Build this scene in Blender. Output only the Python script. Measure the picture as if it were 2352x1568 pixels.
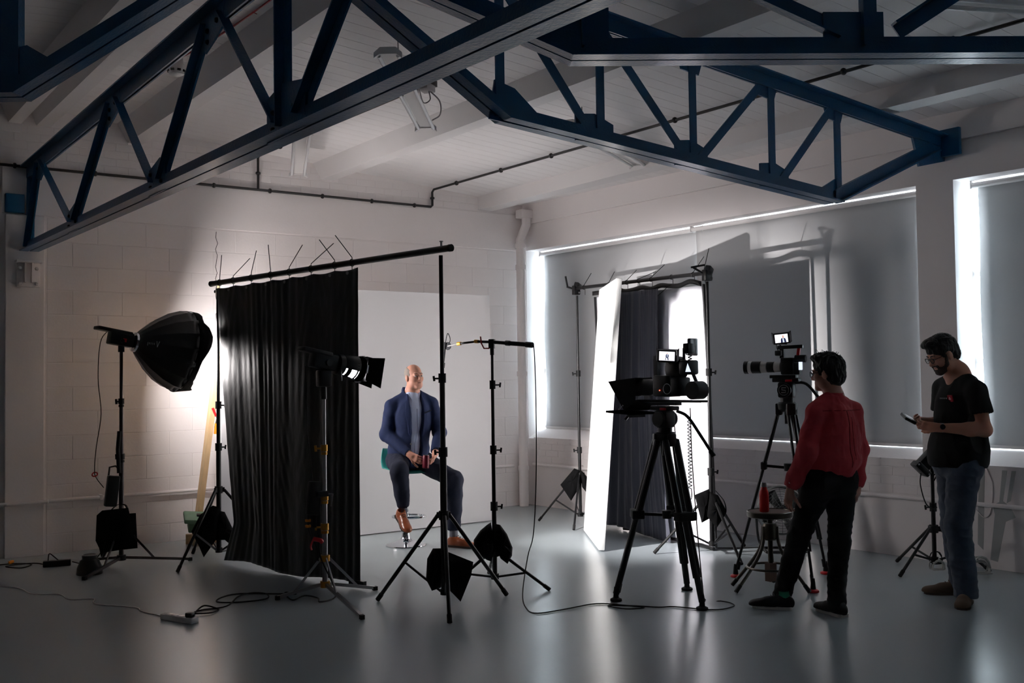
import bpy, bmesh, math, random
import numpy as np
from mathutils import Vector, Matrix, Euler
from math import sin, cos, pi, radians, sqrt, atan2

random.seed(7); np.random.seed(7)
for o in list(bpy.data.objects): bpy.data.objects.remove(o)
sc = bpy.context.scene
COL = sc.collection

# ------------------------------------------------------------------ camera
YAW, PITCH, ROLL = radians(35.8504), radians(1.9811), radians(-0.79205)
cam_d = bpy.data.cameras.new('camera'); cam = bpy.data.objects.new('camera', cam_d); COL.objects.link(cam)
cam_d.sensor_width = 36; cam_d.lens = 2373.726/2352*36; cam_d.clip_start = .05; cam_d.clip_end = 200
_f = Vector((sin(YAW)*cos(PITCH), cos(YAW)*cos(PITCH), sin(PITCH))); _r = Vector((cos(YAW), -sin(YAW), 0)); _u = _r.cross(_f)
_R = cos(ROLL)*_r+sin(ROLL)*_u; _U = -sin(ROLL)*_r+cos(ROLL)*_u
M = Matrix.Identity(4)
for i in range(3): M[i][0] = _R[i]; M[i][1] = _U[i]; M[i][2] = -_f[i]
M[0][3], M[1][3], M[2][3] = -7.5703, -10.3046, 1.56
cam.matrix_world = M
sc.camera = cam

# ------------------------------------------------------------------ world, exposure
SKY = 12.0          # overcast daylight outside the blinds
FRESNEL_W = 850.0  # spot lamp in the fresnel head
OCTA_E = 36.0       # emission of the octabox diffuser
sc.view_settings.view_transform = 'Standard'; sc.view_settings.look = 'None'
sc.view_settings.gamma = 1; sc.view_settings.use_curve_mapping = False
sc.view_settings.exposure = 0.95
w = bpy.data.worlds.new('overcast_sky'); sc.world = w; w.use_nodes = True
w.node_tree.nodes['Background'].inputs[0].default_value = (.80, .91, 1.0, 1)
w.node_tree.nodes['Background'].inputs[1].default_value = SKY
cy = sc.cycles
cy.max_bounces = 10; cy.diffuse_bounces = 8; cy.glossy_bounces = 4; cy.transmission_bounces = 6; cy.transparent_max_bounces = 10
cy.sample_clamp_indirect = 6.0; cy.caustics_reflective = False; cy.caustics_refractive = False
cy.use_denoising = True

# ------------------------------------------------------------------ helpers: materials
def srgb(r, g=None, b=None):
    if g is None: g = b = r
    return tuple(((c/255)/12.92 if c/255 <= .04045 else ((c/255+.055)/1.055)**2.4) for c in (r, g, b))+(1,)
MATS = {}
def mat(name, col, rough=.6, metal=0., var=0., scale=8., bump=0., bscale=None, spec=.5, sheen=0., emit=None, es=1., coat=0., trans=0., ior=1.45, stretch=(1, 1, 1), alpha=1.):
    if name in MATS: return MATS[name]
    m = bpy.data.materials.new(name); m.use_nodes = True; nt = m.node_tree; N = nt.nodes; L = nt.links
    b = N['Principled BSDF']; c = srgb(*col) if len(col) == 3 else col
    b.inputs['Base Color'].default_value = c; b.inputs['Roughness'].default_value = rough; b.inputs['Metallic'].default_value = metal
    b.inputs['Specular IOR Level'].default_value = spec; b.inputs['IOR'].default_value = ior
    b.inputs['Sheen Weight'].default_value = sheen; b.inputs['Coat Weight'].default_value = coat; b.inputs['Transmission Weight'].default_value = trans
    b.inputs['Coat Roughness'].default_value = .15; b.inputs['Alpha'].default_value = alpha
    if emit: b.inputs['Emission Color'].default_value = srgb(*emit); b.inputs['Emission Strength'].default_value = es
    tc = N.new('ShaderNodeTexCoord'); mp = N.new('ShaderNodeMapping'); mp.inputs['Scale'].default_value = stretch
    L.new(tc.outputs['Object'], mp.inputs['Vector'])
    n = N.new('ShaderNodeTexNoise'); n.inputs['Scale'].default_value = scale; n.inputs['Detail'].default_value = 5
    L.new(mp.outputs['Vector'], n.inputs['Vector'])
    if var:
        mx = N.new('ShaderNodeMix'); mx.data_type = 'RGBA'
        mx.inputs['A'].default_value = tuple(x*(1-var) for x in c[:3])+(1,); mx.inputs['B'].default_value = tuple(min(1, x*(1+var)) for x in c[:3])+(1,)
        L.new(n.outputs['Fac'], mx.inputs['Factor']); L.new(mx.outputs['Result'], b.inputs['Base Color'])
    if bump:
        n2 = N.new('ShaderNodeTexNoise'); n2.inputs['Scale'].default_value = bscale or scale*3; n2.inputs['Detail'].default_value = 4
        L.new(mp.outputs['Vector'], n2.inputs['Vector'])
        bp = N.new('ShaderNodeBump'); bp.inputs['Strength'].default_value = bump; bp.inputs['Distance'].default_value = .01
        L.new(n2.outputs['Fac'], bp.inputs['Height']); L.new(bp.outputs['Normal'], b.inputs['Normal'])
    m['_'] = 1; MATS[name] = m
    return m

M_wall = mat('painted_wall', (232, 226, 225), .62, var=.05, scale=1.6, bump=.1, bscale=38)
M_block = mat('painted_block', (232, 226, 225), .6, var=.05, scale=2.2, bump=.12, bscale=45)
M_ceil = mat('painted_ceiling', (230, 227, 227), .6, var=.03, scale=2)
M_beam = mat('painted_beam', (222, 219, 219), .55, var=.05, scale=2, bump=.1)
M_blue = mat('blue_steel', (10, 82, 122), .34, var=.22, scale=5, bump=.3, bscale=60, coat=.2)
M_blueD = mat('dark_bolt', (9, 28, 44), .4)
M_white = mat('white_enamel', (216, 213, 212), .4)
M_tube = mat('tube_glass', (222, 222, 224), .2)
M_black = mat('black_satin', (14, 14, 16), .38, var=.2)
M_blackm = mat('black_matte', (12, 12, 13), .7, var=.2)
M_conduit = mat('conduit_black', (34, 32, 34), .45)
M_chrome = mat('chrome', (220, 222, 226), .08, metal=1)
M_steel = mat('steel_grey', (150, 148, 150), .28, metal=1, var=.1)
M_darksteel = mat('dark_steel', (74, 70, 72), .34, metal=.9, var=.15)
M_brass = mat('brass', (176, 128, 48), .35, metal=.85)
M_red = mat('red_plastic', (190, 28, 34), .4)
M_redcable = mat('red_cable', (150, 28, 38), .5)
M_canvas = mat('black_canvas', (15, 15, 16), .95, var=.3, scale=14, bump=.4, bscale=30, spec=.15)
M_flatblack = mat('flat_black', (10, 10, 11), 1.0, spec=0.0)
M_rubber = mat('rubber', (20, 20, 21), .75)
M_wood = mat('pine', (204, 174, 134), .6, var=.22, scale=5, stretch=(6, 6, .6), bump=.1)
M_orange = mat('orange_plastic', (226, 140, 30), .45)
M_green = mat('green_plastic', (96, 128, 104), .5, var=.3, scale=18)
M_poly = mat('polystyrene', (240, 240, 238), .7, var=.02, scale=30, bump=.25, bscale=120)
M_flat = mat('white_board', (232, 229, 230), .55, var=.015, scale=2)

# ------------------------------------------------------------------ helpers: meshes
class MB:
    def __init__(s): s.v = []; s.f = []
    def add(s, vs, fs):
        o = len(s.v); s.v += [tuple(float(c) for c in p) for p in vs]; s.f += [tuple(i+o for i in f) for f in fs]; return s
    def box(s, c, d, rot=None, ch=0.):
        """box at c with full sizes d, chamfer ch"""
        hx, hy, hz = [x/2 for x in d]; R = rot if isinstance(rot, Matrix) else (Euler(rot).to_matrix() if rot else Matrix.Identity(3)); c = Vector(c)
        if ch <= 0:
            vs = [c+R@Vector((x*hx, y*hy, z*hz)) for x in (-1, 1) for y in (-1, 1) for z in (-1, 1)]
            return s.add(vs, [(0, 1, 3, 2), (4, 6, 7, 5), (0, 4, 5, 1), (2, 3, 7, 6), (0, 2, 6, 4), (1, 5, 7, 3)])
        bm = bmesh.new(); bmesh.ops.create_cube(bm, size=1)
        for v in bm.verts: v.co = Vector((v.co.x*d[0], v.co.y*d[1], v.co.z*d[2]))
        bmesh.ops.bevel(bm, geom=bm.edges[:], offset=min(ch, .49*min(d)), segments=2, profile=.5, affect='EDGES')
        vs = [c+R@v.co for v in bm.verts]; bm.verts.index_update(); fs = [[v.index for v in f.verts] for f in bm.faces]; bm.free()
        return s.add(vs, fs)
    def tube(s, pts, r, n=8, cap=True, closed=False):
        P = [Vector(p) for p in pts]; k = len(P); rs = r if isinstance(r, (list, tuple)) else [r]*k
        T = []
        for i in range(k):
            a = P[(i-1) % k] if (i > 0 or closed) else P[0]; b = P[(i+1) % k] if (i < k-1 or closed) else P[-1]
            t = (b-a); T.append(t.normalized() if t.length > 1e-9 else Vector((0, 0, 1)))
        ref = Vector((0, 0, 1)) if abs(T[0].z) < .9 else Vector((1, 0, 0))
        nrm = T[0].cross(ref).normalized(); vs = []
        for i in range(k):
            nrm = (nrm-T[i]*nrm.dot(T[i])).normalized(); bn = T[i].cross(nrm)
            for j in range(n):
                a = 2*pi*j/n; vs.append(P[i]+(nrm*cos(a)+bn*sin(a))*rs[i])
        fs = []
        for i in range(k if closed else k-1):
            for j in range(n):
                a = i*n+j; b = i*n+(j+1) % n; c = ((i+1) % k)*n+(j+1) % n; d = ((i+1) % k)*n+j; fs.append((a, b, c, d))
        if cap and not closed: fs += [tuple(range(n-1, -1, -1)), tuple(range((k-1)*n, k*n))]
        return s.add(vs, fs)
    def cyl(s, a, b, r, r2=None, n=16): return s.tube([a, b], [r, r if r2 is None else r2], n)
    def lathe(s, prof, n=24, c=(0, 0, 0), axis=None):
        """profile of (radius, height) turned about z (or about axis)"""
        R = Vector((0, 0, 1)).rotation_difference(Vector(axis)).to_matrix() if axis is not None else Matrix.Identity(3); c = Vector(c)
        vs = []; fs = []; k = len(prof)
        for r, z in prof:
            for j in range(n):
                a = 2*pi*j/n; vs.append(c+R@Vector((r*cos(a), r*sin(a), z)))
        for i in range(k-1):
            for j in range(n): fs.append((i*n+j, i*n+(j+1) % n, (i+1)*n+(j+1) % n, (i+1)*n+j))
        ring = abs(prof[0][0]-prof[-1][0])+abs(prof[0][1]-prof[-1][1]) < 1e-9
        if prof[0][0] > 1e-6 and not ring: fs.append(tuple(range(n-1, -1, -1)))
        if prof[-1][0] > 1e-6 and not ring: fs.append(tuple(range((k-1)*n, k*n)))
        return s.add(vs, fs)
    def prism(s, out, o, ax, ay, h):
        """2D outline out in plane (ax, ay) at o, extruded h along ax x ay (centred)"""
        o, ax, ay = Vector(o), Vector(ax).normalized(), Vector(ay).normalized(); nz = ax.cross(ay); k = len(out)
        vs = [o+ax*p[0]+ay*p[1]+nz*(-h/2) for p in out]+[o+ax*p[0]+ay*p[1]+nz*(h/2) for p in out]
        fs = [tuple(range(k-1, -1, -1)), tuple(range(k, 2*k))]+[(i, (i+1) % k, k+(i+1) % k, k+i) for i in range(k)]
        return s.add(vs, fs)
    def bar(s, a, b, w, h, up=(0, 0, 1)):
        """rectangular bar from a to b: w across, h along up"""
        a, b = Vector(a), Vector(b); t = (b-a).normalized(); u = Vector(up); u = (u-t*u.dot(t)).normalized(); n = t.cross(u)
        vs = [p+n*x*w/2+u*y*h/2 for p in (a, b) for x, y in ((-1, -1), (1, -1), (1, 1), (-1, 1))]
        return s.add(vs, [(3, 2, 1, 0), (4, 5, 6, 7), (0, 1, 5, 4), (1, 2, 6, 5), (2, 3, 7, 6), (3, 0, 4, 7)])
    def sphere(s, c, r, n=12, sc3=(1, 1, 1)):
        vs = []; fs = []; m = n//2; c = Vector(c)
        for i in range(m+1):
            t = pi*i/m
            for j in range(n): vs.append(c+Vector((r*sin(t)*cos(2*pi*j/n)*sc3[0], r*sin(t)*sin(2*pi*j/n)*sc3[1], r*cos(t)*sc3[2])))
        for i in range(m):
            for j in range(n): fs.append((i*n+j, (i+1)*n+j, (i+1)*n+(j+1) % n, i*n+(j+1) % n))
        return s.add(vs, fs)
    def build(s, name, m, parent=None, loc=None, rot=None, smooth=35, label=None):
        me = bpy.data.meshes.new(name); me.from_pydata(s.v, [], s.f); me.validate()
        bm = bmesh.new(); bm.from_mesh(me); bmesh.ops.recalc_face_normals(bm, faces=bm.faces[:]); bm.to_mesh(me); bm.free()
        if smooth: me.shade_smooth(); me.set_sharp_from_angle(angle=radians(smooth))
        me.materials.append(m); return link(name, me, parent, loc, rot, label)
def link(name, me, parent=None, loc=None, rot=None, label=None):
    o = bpy.data.objects.new(name, me); COL.objects.link(o); o.parent = parent
    if loc is not None: o.location = loc
    if rot is not None: o.rotation_euler = rot
    if label: o['label'] = label
    return o
def tag(o, label=None, cat=None, group=None, kind=None):
    if label: o['label'] = label
    if cat: o['category'] = cat
    if group: o['group'] = group
    if kind: o['kind'] = kind
    return o
def thing(name, label, cat, loc=(0, 0, 0), rz=0., group=None, kind=None):
    o = bpy.data.objects.new(name, None); COL.objects.link(o); o.location = loc; o.rotation_euler = (0, 0, rz); o.empty_display_size = .1
    return tag(o, label, cat, group, kind)
def copy_tree(o, parent=None):
    c = o.copy(); COL.objects.link(c); c.parent = parent
    for ch in list(o.children): copy_tree(ch, c)
    return c
def lerp(a, b, t): return tuple(x+(y-x)*t for x, y in zip(a, b))
def spline(pts, n=8):
    """Catmull-Rom through pts"""
    P = [Vector(p) for p in pts]; Q = [P[0]*2-P[1]]+P+[P[-1]*2-P[-2]]; out = []
    for i in range(1, len(Q)-2):
        for k in range(n):
            t = k/n; a, b, c, d = Q[i-1], Q[i], Q[i+1], Q[i+2]
            out.append(.5*((2*b)+(c-a)*t+(2*a-5*b+4*c-d)*t*t+(3*b-a-3*c+d)*t**3))
    out.append(P[-1]); return out
# right wall frame: s along the wall from the far corner, n outwards, z up
WC, WS = .9992, .03997
def RW(s, n, z): return Vector((.05+WS*s+WC*n, -.06-WC*s+WS*n, z))
RW_RZ = atan2(-WC, WS)          # local x of a rotated part runs along s
# picture-aligned horizontal axes of the figures' frames: u to the right of the view, v away
VIEW_RZ = -YAW
# ------------------------------------------------------------------ room shell
def zc(x): return 3.728+.078*(-.62-x) if x > -5.65 else 3.728+.078*(-.62+5.65)-.078*(-5.65-x)
YB, YF, XL = -.06, -14.0, -11.9
# floor: painted concrete
fm = mat('floor_paint', (158, 166, 170), .3, var=.03, scale=.4, bump=0)
nt = fm.node_tree; N = nt.nodes; L = nt.links; pb = N['Principled BSDF']
n1 = N.new('ShaderNodeTexNoise'); n1.inputs['Scale'].default_value = 1.2; n1.inputs['Detail'].default_value = 2
tcn = [x for x in N if x.type == 'TEX_COORD'][0]; L.new(tcn.outputs['Object'], n1.inputs['Vector'])
mr = N.new('ShaderNodeMapRange'); mr.inputs['From Min'].default_value = .3; mr.inputs['From Max'].default_value = .7
mr.inputs['To Min'].default_value = .235; mr.inputs['To Max'].default_value = .265
L.new(n1.outputs['Fac'], mr.inputs['Value']); L.new(mr.outputs['Result'], pb.inputs['Roughness'])
b = MB(); b.box(((XL+.6)/2, (YB+YF)/2, -.05), (abs(XL)+1.4, abs(YF)+.6, .1)); tag(b.build('floor', fm, smooth=0), kind='structure')

# back wall with blockwork, plain band, brick gable
wb = MB(); wb.box(((XL+.5)/2, YB+.148, 2.1), (abs(XL)+1.1, .3, 4.4)); wall_back = tag(wb.build('wall_back', M_wall, smooth=0), kind='structure')
blk = MB(); blk.box((0, 0, 0), (.4455, .02, .2205), ch=.003); blk_o = blk.build('block', M_block, wall_back, smooth=0); blk_me = blk_o.data; bpy.data.objects.remove(blk_o)
rnd = random.Random(3)
for r in range(14):
    z = 3.10-.1125-.225*r
    if z < .05: z2 = True
    off = .225*(r % 2)
    x = -5.47+off+.225
    if off: 
        o = link('block', blk_me, wall_back, (x-.3375, YB+.004+rnd.uniform(-.0006, .0006), z)); o.scale = (.49, 1, 1)
    while x < -.02:
        wdt = min(.45, .05-(x-.225))
        o = link('block', blk_me, wall_back, (x-.225+wdt/2, YB+.004+rnd.uniform(-.0006, .0006), z)); o.scale = (wdt/.45, 1, 1)
        if z-.11 < 0: o.location.z = (z+.11)/2; o.scale.z = (z+.11)/.22
        x += .45
brk = MB(); brk.box((0, 0, 0), (.2215, .02, .0715), ch=.003); brk_o = brk.build('brick', M_block, wall_back, smooth=0); brk_me = brk_o.data; bpy.data.objects.remove(brk_o)
r = 0; z = 3.6
while z < 4.15:
    x = -5.75+(.1125 if r % 2 else 0)
    while x < -.1:
        if z+.03 < zc(x)-.02: link('brick', brk_me, wall_back, (x, YB+.005+rnd.uniform(-.0006, .0006), z))
        x += .225
    z += .075; r += 1
# hairline settlement crack and pier on the back wall
pier = MB(); pier.box((-5.66, YB-.02, 1.55), (.33, .05, 3.1), ch=.006); tag(pier.build('trim_1', M_wall, smooth=0), kind='structure')
band = MB(); band.box((-2.9, YB-.004, 3.33), (5.9, .03, .44), ch=.004); tag(band.build('trim_2', M_wall, smooth=0), kind='structure')
crk = MB(); pts = [(-3.86+random.uniform(-.02, .02), YB-.0125, 3.08-.06*i) for i in range(26)]; crk.tube(pts, .0025, 4); crk.build('crack', M_blackm, wall_back, smooth=0)

# right wall with window openings
wr = MB()
def rbox(mb, s0, s1, n0, n1, z0, z1):
    vs = [RW(s, n, z) for s in (s0, s1) for n in (n0, n1) for z in (z0, z1)]
    mb.add(vs, [(0, 1, 3, 2), (4, 6, 7, 5), (0, 4, 5, 1), (2, 3, 7, 6), (0, 2, 6, 4), (1, 5, 7, 3)])
WIN = [(0.02, 5.24), (5.57, 8.3), (8.65, 11.4)]
ZH, ZS, TH = 3.12, .80, .36
rbox(wr, -.3, 14.2, 0, TH, -.02, ZS); rbox(wr, -.3, 14.2, 0, TH, ZH, 3.95)
ss = [-.3]+[q for a in WIN for q in a]+[14.2]
for i in range(0, len(ss), 2): rbox(wr, ss[i], ss[i+1], 0, TH, ZS, ZH)
wall_right = tag(wr.build('wall_right', M_wall, smooth=0), kind='structure')
for i, (a, c) in enumerate(WIN):      # sloping sills
    sl = MB(); vs = [RW(s, n, z) for s in (a, c) for n, z in ((-.004, ZS-.02), (-.004, ZS+.01), (.235, .93), (TH, .93), (TH, ZS-.02))]
    sl.add(vs, [(0, 1, 2, 3, 4), (9, 8, 7, 6, 5)]+[(k, 5+k, 5+(k+1) % 5, (k+1) % 5) for k in range(5)])
    sl.build('sill', M_wall, wall_right, smooth=0)
rb_o = MB(); rb_o.box((0, 0, 0), (.2215, .02, .0715), ch=.003); rb_ = rb_o.build('brick', M_block, wall_right, smooth=0); rb_me = rb_.data; bpy.data.objects.remove(rb_)
for r in range(4):
    for k in range(24):
        p = RW(.12+.225*k+(.1125 if r % 2 else 0), .006+rnd.uniform(-.0006, .0006), .565+.075*r); link('brick', rb_me, wall_right, p, (0, 0, RW_RZ))
lip = MB(); rbox(lip, -.1, 14, -.035, .02, 3.44, 3.72); tag(lip.build('trim_3', M_wall, smooth=0), kind='structure')

# bare filler patches left on the right wall below the last window
M_fill = mat('bare_filler', (168, 170, 170), .8, var=.12, scale=9)
for out in ([(5.716, .78), (5.766, .78), (5.735, .14), (5.69, .18)], [(5.906, .79), (5.947, .79), (5.905, .54), (5.96, .5), (6.0, .42), (5.921, .38), (5.849, .06), (5.79, .07), (5.836, .43), (5.82, .50), (5.875, .53)], [(5.981, .79), (6.015, .79), (5.966, .545), (5.932, .525)]):
    q = MB(); k = len(out); vs = [RW(a, n, z) for n in (-.0015, .002) for a, z in out]; q.add(vs, [tuple(range(k)), tuple(range(2*k-1, k-1, -1))]+[(i, (i+1) % k, k+(i+1) % k, k+i) for i in range(k)]); q.build('filler_patch', M_fill, wall_right, smooth=0)
q = MB(); q.tube(spline([RW(5.78, -.006, .80), RW(5.80, -.006, .74), RW(5.826, -.006, .67), RW(5.82, -.006, .54), RW(5.80, -.006, .44), RW(5.75, -.006, .40), RW(5.68, -.006, .46)]), .004, 6); tag(q.build('wall_cable', M_wall), 'thin grey cable looped down the wall below the last blind', 'cable')
# the two walls out of view
wl = MB(); wl.box((XL-.15, (YB+YF)/2, 2), (.3, 15, 4.4)); tag(wl.build('wall_left', M_wall, smooth=0), kind='structure')
wf = MB(); wf.box((-5.6, YF-.15, 2), (14, .3, 4.6)); tag(wf.build('wall_front', M_wall, smooth=0), kind='structure')

# ceiling: sloping boards either side of the ridge
ce = MB()
for x0, x1 in ((-5.65, .62), (XL-.2, -5.65)):
    vs = [(x, y, zc(x)+d) for x in (x0, x1) for y in (YB+.2, YF-.2) for d in (.02, .12)]
    ce.add(vs, [(0, 1, 3, 2), (4, 6, 7, 5), (0, 4, 5, 1), (2, 3, 7, 6), (0, 2, 6, 4), (1, 5, 7, 3)])
ceiling = tag(ce.build('ceiling', M_ceil, smooth=0), kind='structure')
a = math.atan(.078); pw = .15
pk = MB(); pk.box((0, 0, 0), (6.22, pw-.003, .02), ch=.0015); pk_o = pk.build('plank', M_ceil, ceiling, smooth=0); pk_me = pk_o.data; bpy.data.objects.remove(pk_o)
y = YB-pw/2
while y > -12.6:
    link('plank', pk_me, ceiling, (-2.54, y, zc(-2.54)+.012), (0, a, 0))
    if y > -6: o = link('plank', pk_me, ceiling, (-8.76, y, zc(-8.76)+.012), (0, -a, 0))
    y -= pw
# purlins
k = 4
for xl, xr, zb, fl_ in ((-.65, -.44, 3.575, 0), (-2.70, -2.55, 3.735, .12), (-4.74, -4.6, 3.885, .13), (-5.56, -5.44, 3.945, .1), (-5.80, -5.69, 3.945, .08), (-6.75, -6.6, 3.86, .1), (-8.8, -8.65, 3.7, .1)):
    p = MB(); zt = zc(xl)+.06
    prof = [(xl-fl_, zt), (xl, zb), (xr, zb), (xr+.01, zt)]
    vs = [(x, y, z) for y in (YB, YF) for x, z in prof]
    p.add(vs, [(0, 1, 2, 3), (7, 6, 5, 4)]+[(i, (i+1) % 4, 4+(i+1) % 4, 4+i) for i in range(4)])
    tag(p.build('trim_%d' % k, M_beam, smooth=0), kind='structure'); k += 1
# skirting-height painted pipes
p = MB(); p.tube([(-6.6, YB-.075, .487), (-5.84, YB-.075, .487), (-5.82, YB-.09, .487), (-5.48, YB-.09, .487), (-5.46, YB-.05, .487), (-.2, YB-.05, .487)], .017, 10)
pw1 = tag(p.build('wall_pipe', M_wall), 'white painted pipe running low along the blockwork wall', 'pipe')
for x in (-5.0, -3.6, -2.2, -.8):
    q = MB(); q.box((x, YB-.035, .487), (.03, .07, .05), ch=.005); q.build('pipe_clip', M_wall, pw1)
p = MB(); p.tube([RW(.15, -.04, .50), RW(7.5, -.04, .505)], .017, 10)
pw2 = tag(p.build('wall_pipe', M_wall), 'white painted pipe running low under the blinds', 'pipe')
for s in (1.0, 2.8, 4.62, 6.2):
    q = MB(); c = RW(s, -.02, .505); q.box(c, (.03, .07, .06), (0, 0, RW_RZ), ch=.005); q.build('pipe_clip', M_wall, pw2)

# windows (steel frames, panes) and roller blinds
gl = bpy.data.materials.new('window_glass'); gl.use_nodes = True; nt = gl.node_tree; N = nt.nodes; N.clear()
out = N.new('ShaderNodeOutputMaterial'); mx = N.new('ShaderNodeMixShader'); tr = N.new('ShaderNodeBsdfTransparent'); gs = N.new('ShaderNodeBsdfGlossy')
tr.inputs[0].default_value = (.92, .95, .95, 1); gs.inputs['Roughness'].default_value = .03; mx.inputs[0].default_value = .04
nt.links.new(tr.outputs[0], mx.inputs[1]); nt.links.new(gs.outputs[0], mx.inputs[2]); nt.links.new(mx.outputs[0], out.inputs[0])
bl = bpy.data.materials.new('blind_fabric'); bl.use_nodes = True; nt = bl.node_tree; N = nt.nodes; pbn = N['Principled BSDF']
pbn.inputs['Base Color'].default_value = srgb(188, 188, 189); pbn.inputs['Roughness'].default_value = .8
out = N['Material Output']; mx = N.new('ShaderNodeMixShader'); tl = N.new('ShaderNodeBsdfTranslucent'); tl.inputs[0].default_value = (.55, .62, .66, 1)
mx.inputs[0].default_value = .04; nt.links.new(pbn.outputs[0], mx.inputs[1]); nt.links.new(tl.outputs[0], mx.inputs[2]); nt.links.new(mx.outputs[0], out.inputs[0])
for i, (a, c) in enumerate(WIN):
    fr = MB(); nn = max(2, round((c-a)/.62)); w_ = (c-a)/nn
    for j in range(nn+1):
        s = a+w_*j; rbox(fr, max(a, s-.02), min(c, s+.02), .27, .31, .92, ZH)
    for z in (.92, 1.62, 2.34, ZH-.04): rbox(fr, a, c, .27, .31, z, z+.04)
    wo = tag(fr.build('window_%d' % (i+1), M_white, smooth=0), kind='structure')
    for j in range(nn):
        for z0, z1 in ((.96, 1.62), (1.66, 2.34), (2.38, ZH-.04)):
            g = MB(); rbox(g, a+w_*j+.02, a+w_*(j+1)-.02, .288, .292, z0, z1); g.build('pane', gl, wo, smooth=0)
    pl = bpy.data.lights.new('daylight_portal', 'AREA'); pl.shape = 'RECTANGLE'; pl.size = c-a; pl.size_y = ZH-.9; pl.cycles.is_portal = True
    po = bpy.data.objects.new('daylight_portal', pl); COL.objects.link(po); po.location = RW((a+c)/2, .34, (ZH+.9)/2)
    po.rotation_euler = (Vector((-WC, -WS, 0)).to_track_quat('-Z', 'Z')).to_euler()
def blind(label, s0, s1, n, zt, zb, bow=.0):
    t = thing('roller_blind', label, 'blind', RW((s0+s1)/2, n, 0))
    base = RW((s0+s1)/2, n, 0)
    q = MB(); q.cyl(RW(s0-.03, n, zt)-base, RW(s1+.03, n, zt)-base, .024); q.build('roller', M_white, t)
    for s in (s0-.035, s1+.035):
        q = MB(); q.box(RW(s, n, zt+.005)-base, (.012, .06, .07), (0, 0, RW_RZ), ch=.004); q.build('bracket', M_white, t)
    q = MB(); ns, nz = 28, 26; vs = []
    for i in range(ns+1):
        for j in range(nz+1):
            u, v = i/ns, j/nz; e = bow*(1-abs(2*u-1)**3)*sin(pi*v)
            curl = .018*max(0, abs(2*u-1)-.9)*10*sin(3.2*v*pi)
            vs.append(RW(s0+(s1-s0)*u, n+.02+e*.4+curl*.6+.004*sin(6*u+2*v), zt-.005+(zb-zt)*v)-base)
    q.add(vs, [(i*(nz+1)+j, (i+1)*(nz+1)+j, (i+1)*(nz+1)+j+1, i*(nz+1)+j+1) for i in range(ns) for j in range(nz)])
    o = q.build('fabric', bl, t, smooth=80); md = o.modifiers.new('thickness', 'SOLIDIFY'); md.thickness = .0012
    q = MB(); q.bar(RW(s0, n+.02, zb)-base, RW(s1, n+.02, zb)-base, .012, .026); q.build('bottom_bar', M_white, t)
    return t
blind('grey roller blind nearest the corner downpipe, partly behind the cloth frame', .10, 2.70, .20, 3.083, .938, .01)
blind('wide grey roller blind behind the two cameras, catching the hard shadow', 2.63, 5.20, .165, 3.085, .925, .01)
blind('bluish roller blind beside the man in the black T-shirt', 5.66, 8.22, .20, 3.083, .945)
blind('roller blind beyond the one beside the man, past the picture edge', 8.74, 11.3, .20, 3.083, .945)
# ------------------------------------------------------------------ steel roof trusses
def chord(name, t, pts, up, w=.075, leg=.085, th=.011):
    """double-angle chord: two flanges on the outer side (up = +1 top chord, -1 bottom chord) and two webs, in local s (x), z"""
    q = MB()
    for (a, c) in zip(pts[:-1], pts[1:]):
        d = Vector((c[0]-a[0], 0, c[1]-a[1])); d.normalize(); n = Vector((-d.z, 0, d.x))*(1 if up > 0 else -1)
        if n.z*up < 0: n = -n
        A, B = Vector((a[0], 0, a[1])), Vector((c[0], 0, c[1])); A = A-d*.004; B = B+d*.004
        for sgn in (-1, 1):
            q.bar(A+Vector((0, sgn*(w/2+.007), 0)), B+Vector((0, sgn*(w/2+.007), 0)), w, th, up=n)
            q.bar(A+Vector((0, sgn*.0125, 0))-n*(leg/2), B+Vector((0, sgn*.0125, 0))-n*(leg/2), th, leg, up=n)
    return q.build(name, M_blue, t, smooth=0)
def webm(t, a, c, name='diagonal', w=.062, off=.0):
    q = MB(); A, B = Vector((a[0], off, a[1])), Vector((c[0], off, c[1])); d = (B-A).normalized(); n = Vector((-d.z, 0, d.x))
    q.bar(A, B, .010, w, up=n); q.bar(A+n*(w/2-.005)+Vector((0, -.026, 0)), B+n*(w/2-.005)+Vector((0, -.026, 0)), .05, .010, up=n)
    return q.build(name, M_blue, t, smooth=0)
def gusset(t, pts, off=-.013, bolts=()):
    q = MB(); q.prism(pts, (0, off, 0), (1, 0, 0), (0, 0, 1), .012); g = q.build('gusset_plate', M_blue, t, smooth=0)
    for (x, z) in bolts:
        k = MB(); k.lathe([(.0, .014), (.010, .012), (.015, .004), (.015, -.004)], 8, (x, off-.008, z), (0, -1, 0)); k.build('bolt', M_blueD, g)
    return g
# girder along the ridge, from the pier towards the camera
t1 = thing('steel_truss', 'long dark blue roof truss running from the pier at picture left up across the frame', 'roof truss', (-5.63, YB, 0), -pi/2)
def b1(s): return 2.775-.0143*s
chord('bottom_chord', t1, [(.02, b1(0)), (10.2, b1(10.2))], -1)
chord('top_chord', t1, [(.02, 3.545), (10.2, 3.56)], 1, w=.07, leg=.1)
for (a, c) in (((.06, b1(0)+.02), (.55, 3.48)), ((.62, 3.48), (1.72, b1(1.72)+.05)), ((1.86, b1(1.8)+.05), (2.86, 3.48)), ((3.02, 3.48), (3.82, b1(3.8)+.05)), ((4.0, b1(4)+.05), (4.80, 3.48)), ((5.0, 3.48), (5.72, b1(5.7)+.05)), ((5.98, b1(6)+.05), (6.85, 3.5)), ((7.0, 3.5), (7.9, b1(8)+.05)), ((8.1, b1(8)+.05), (8.9, 3.5))): webm(t1, a, c)
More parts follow.
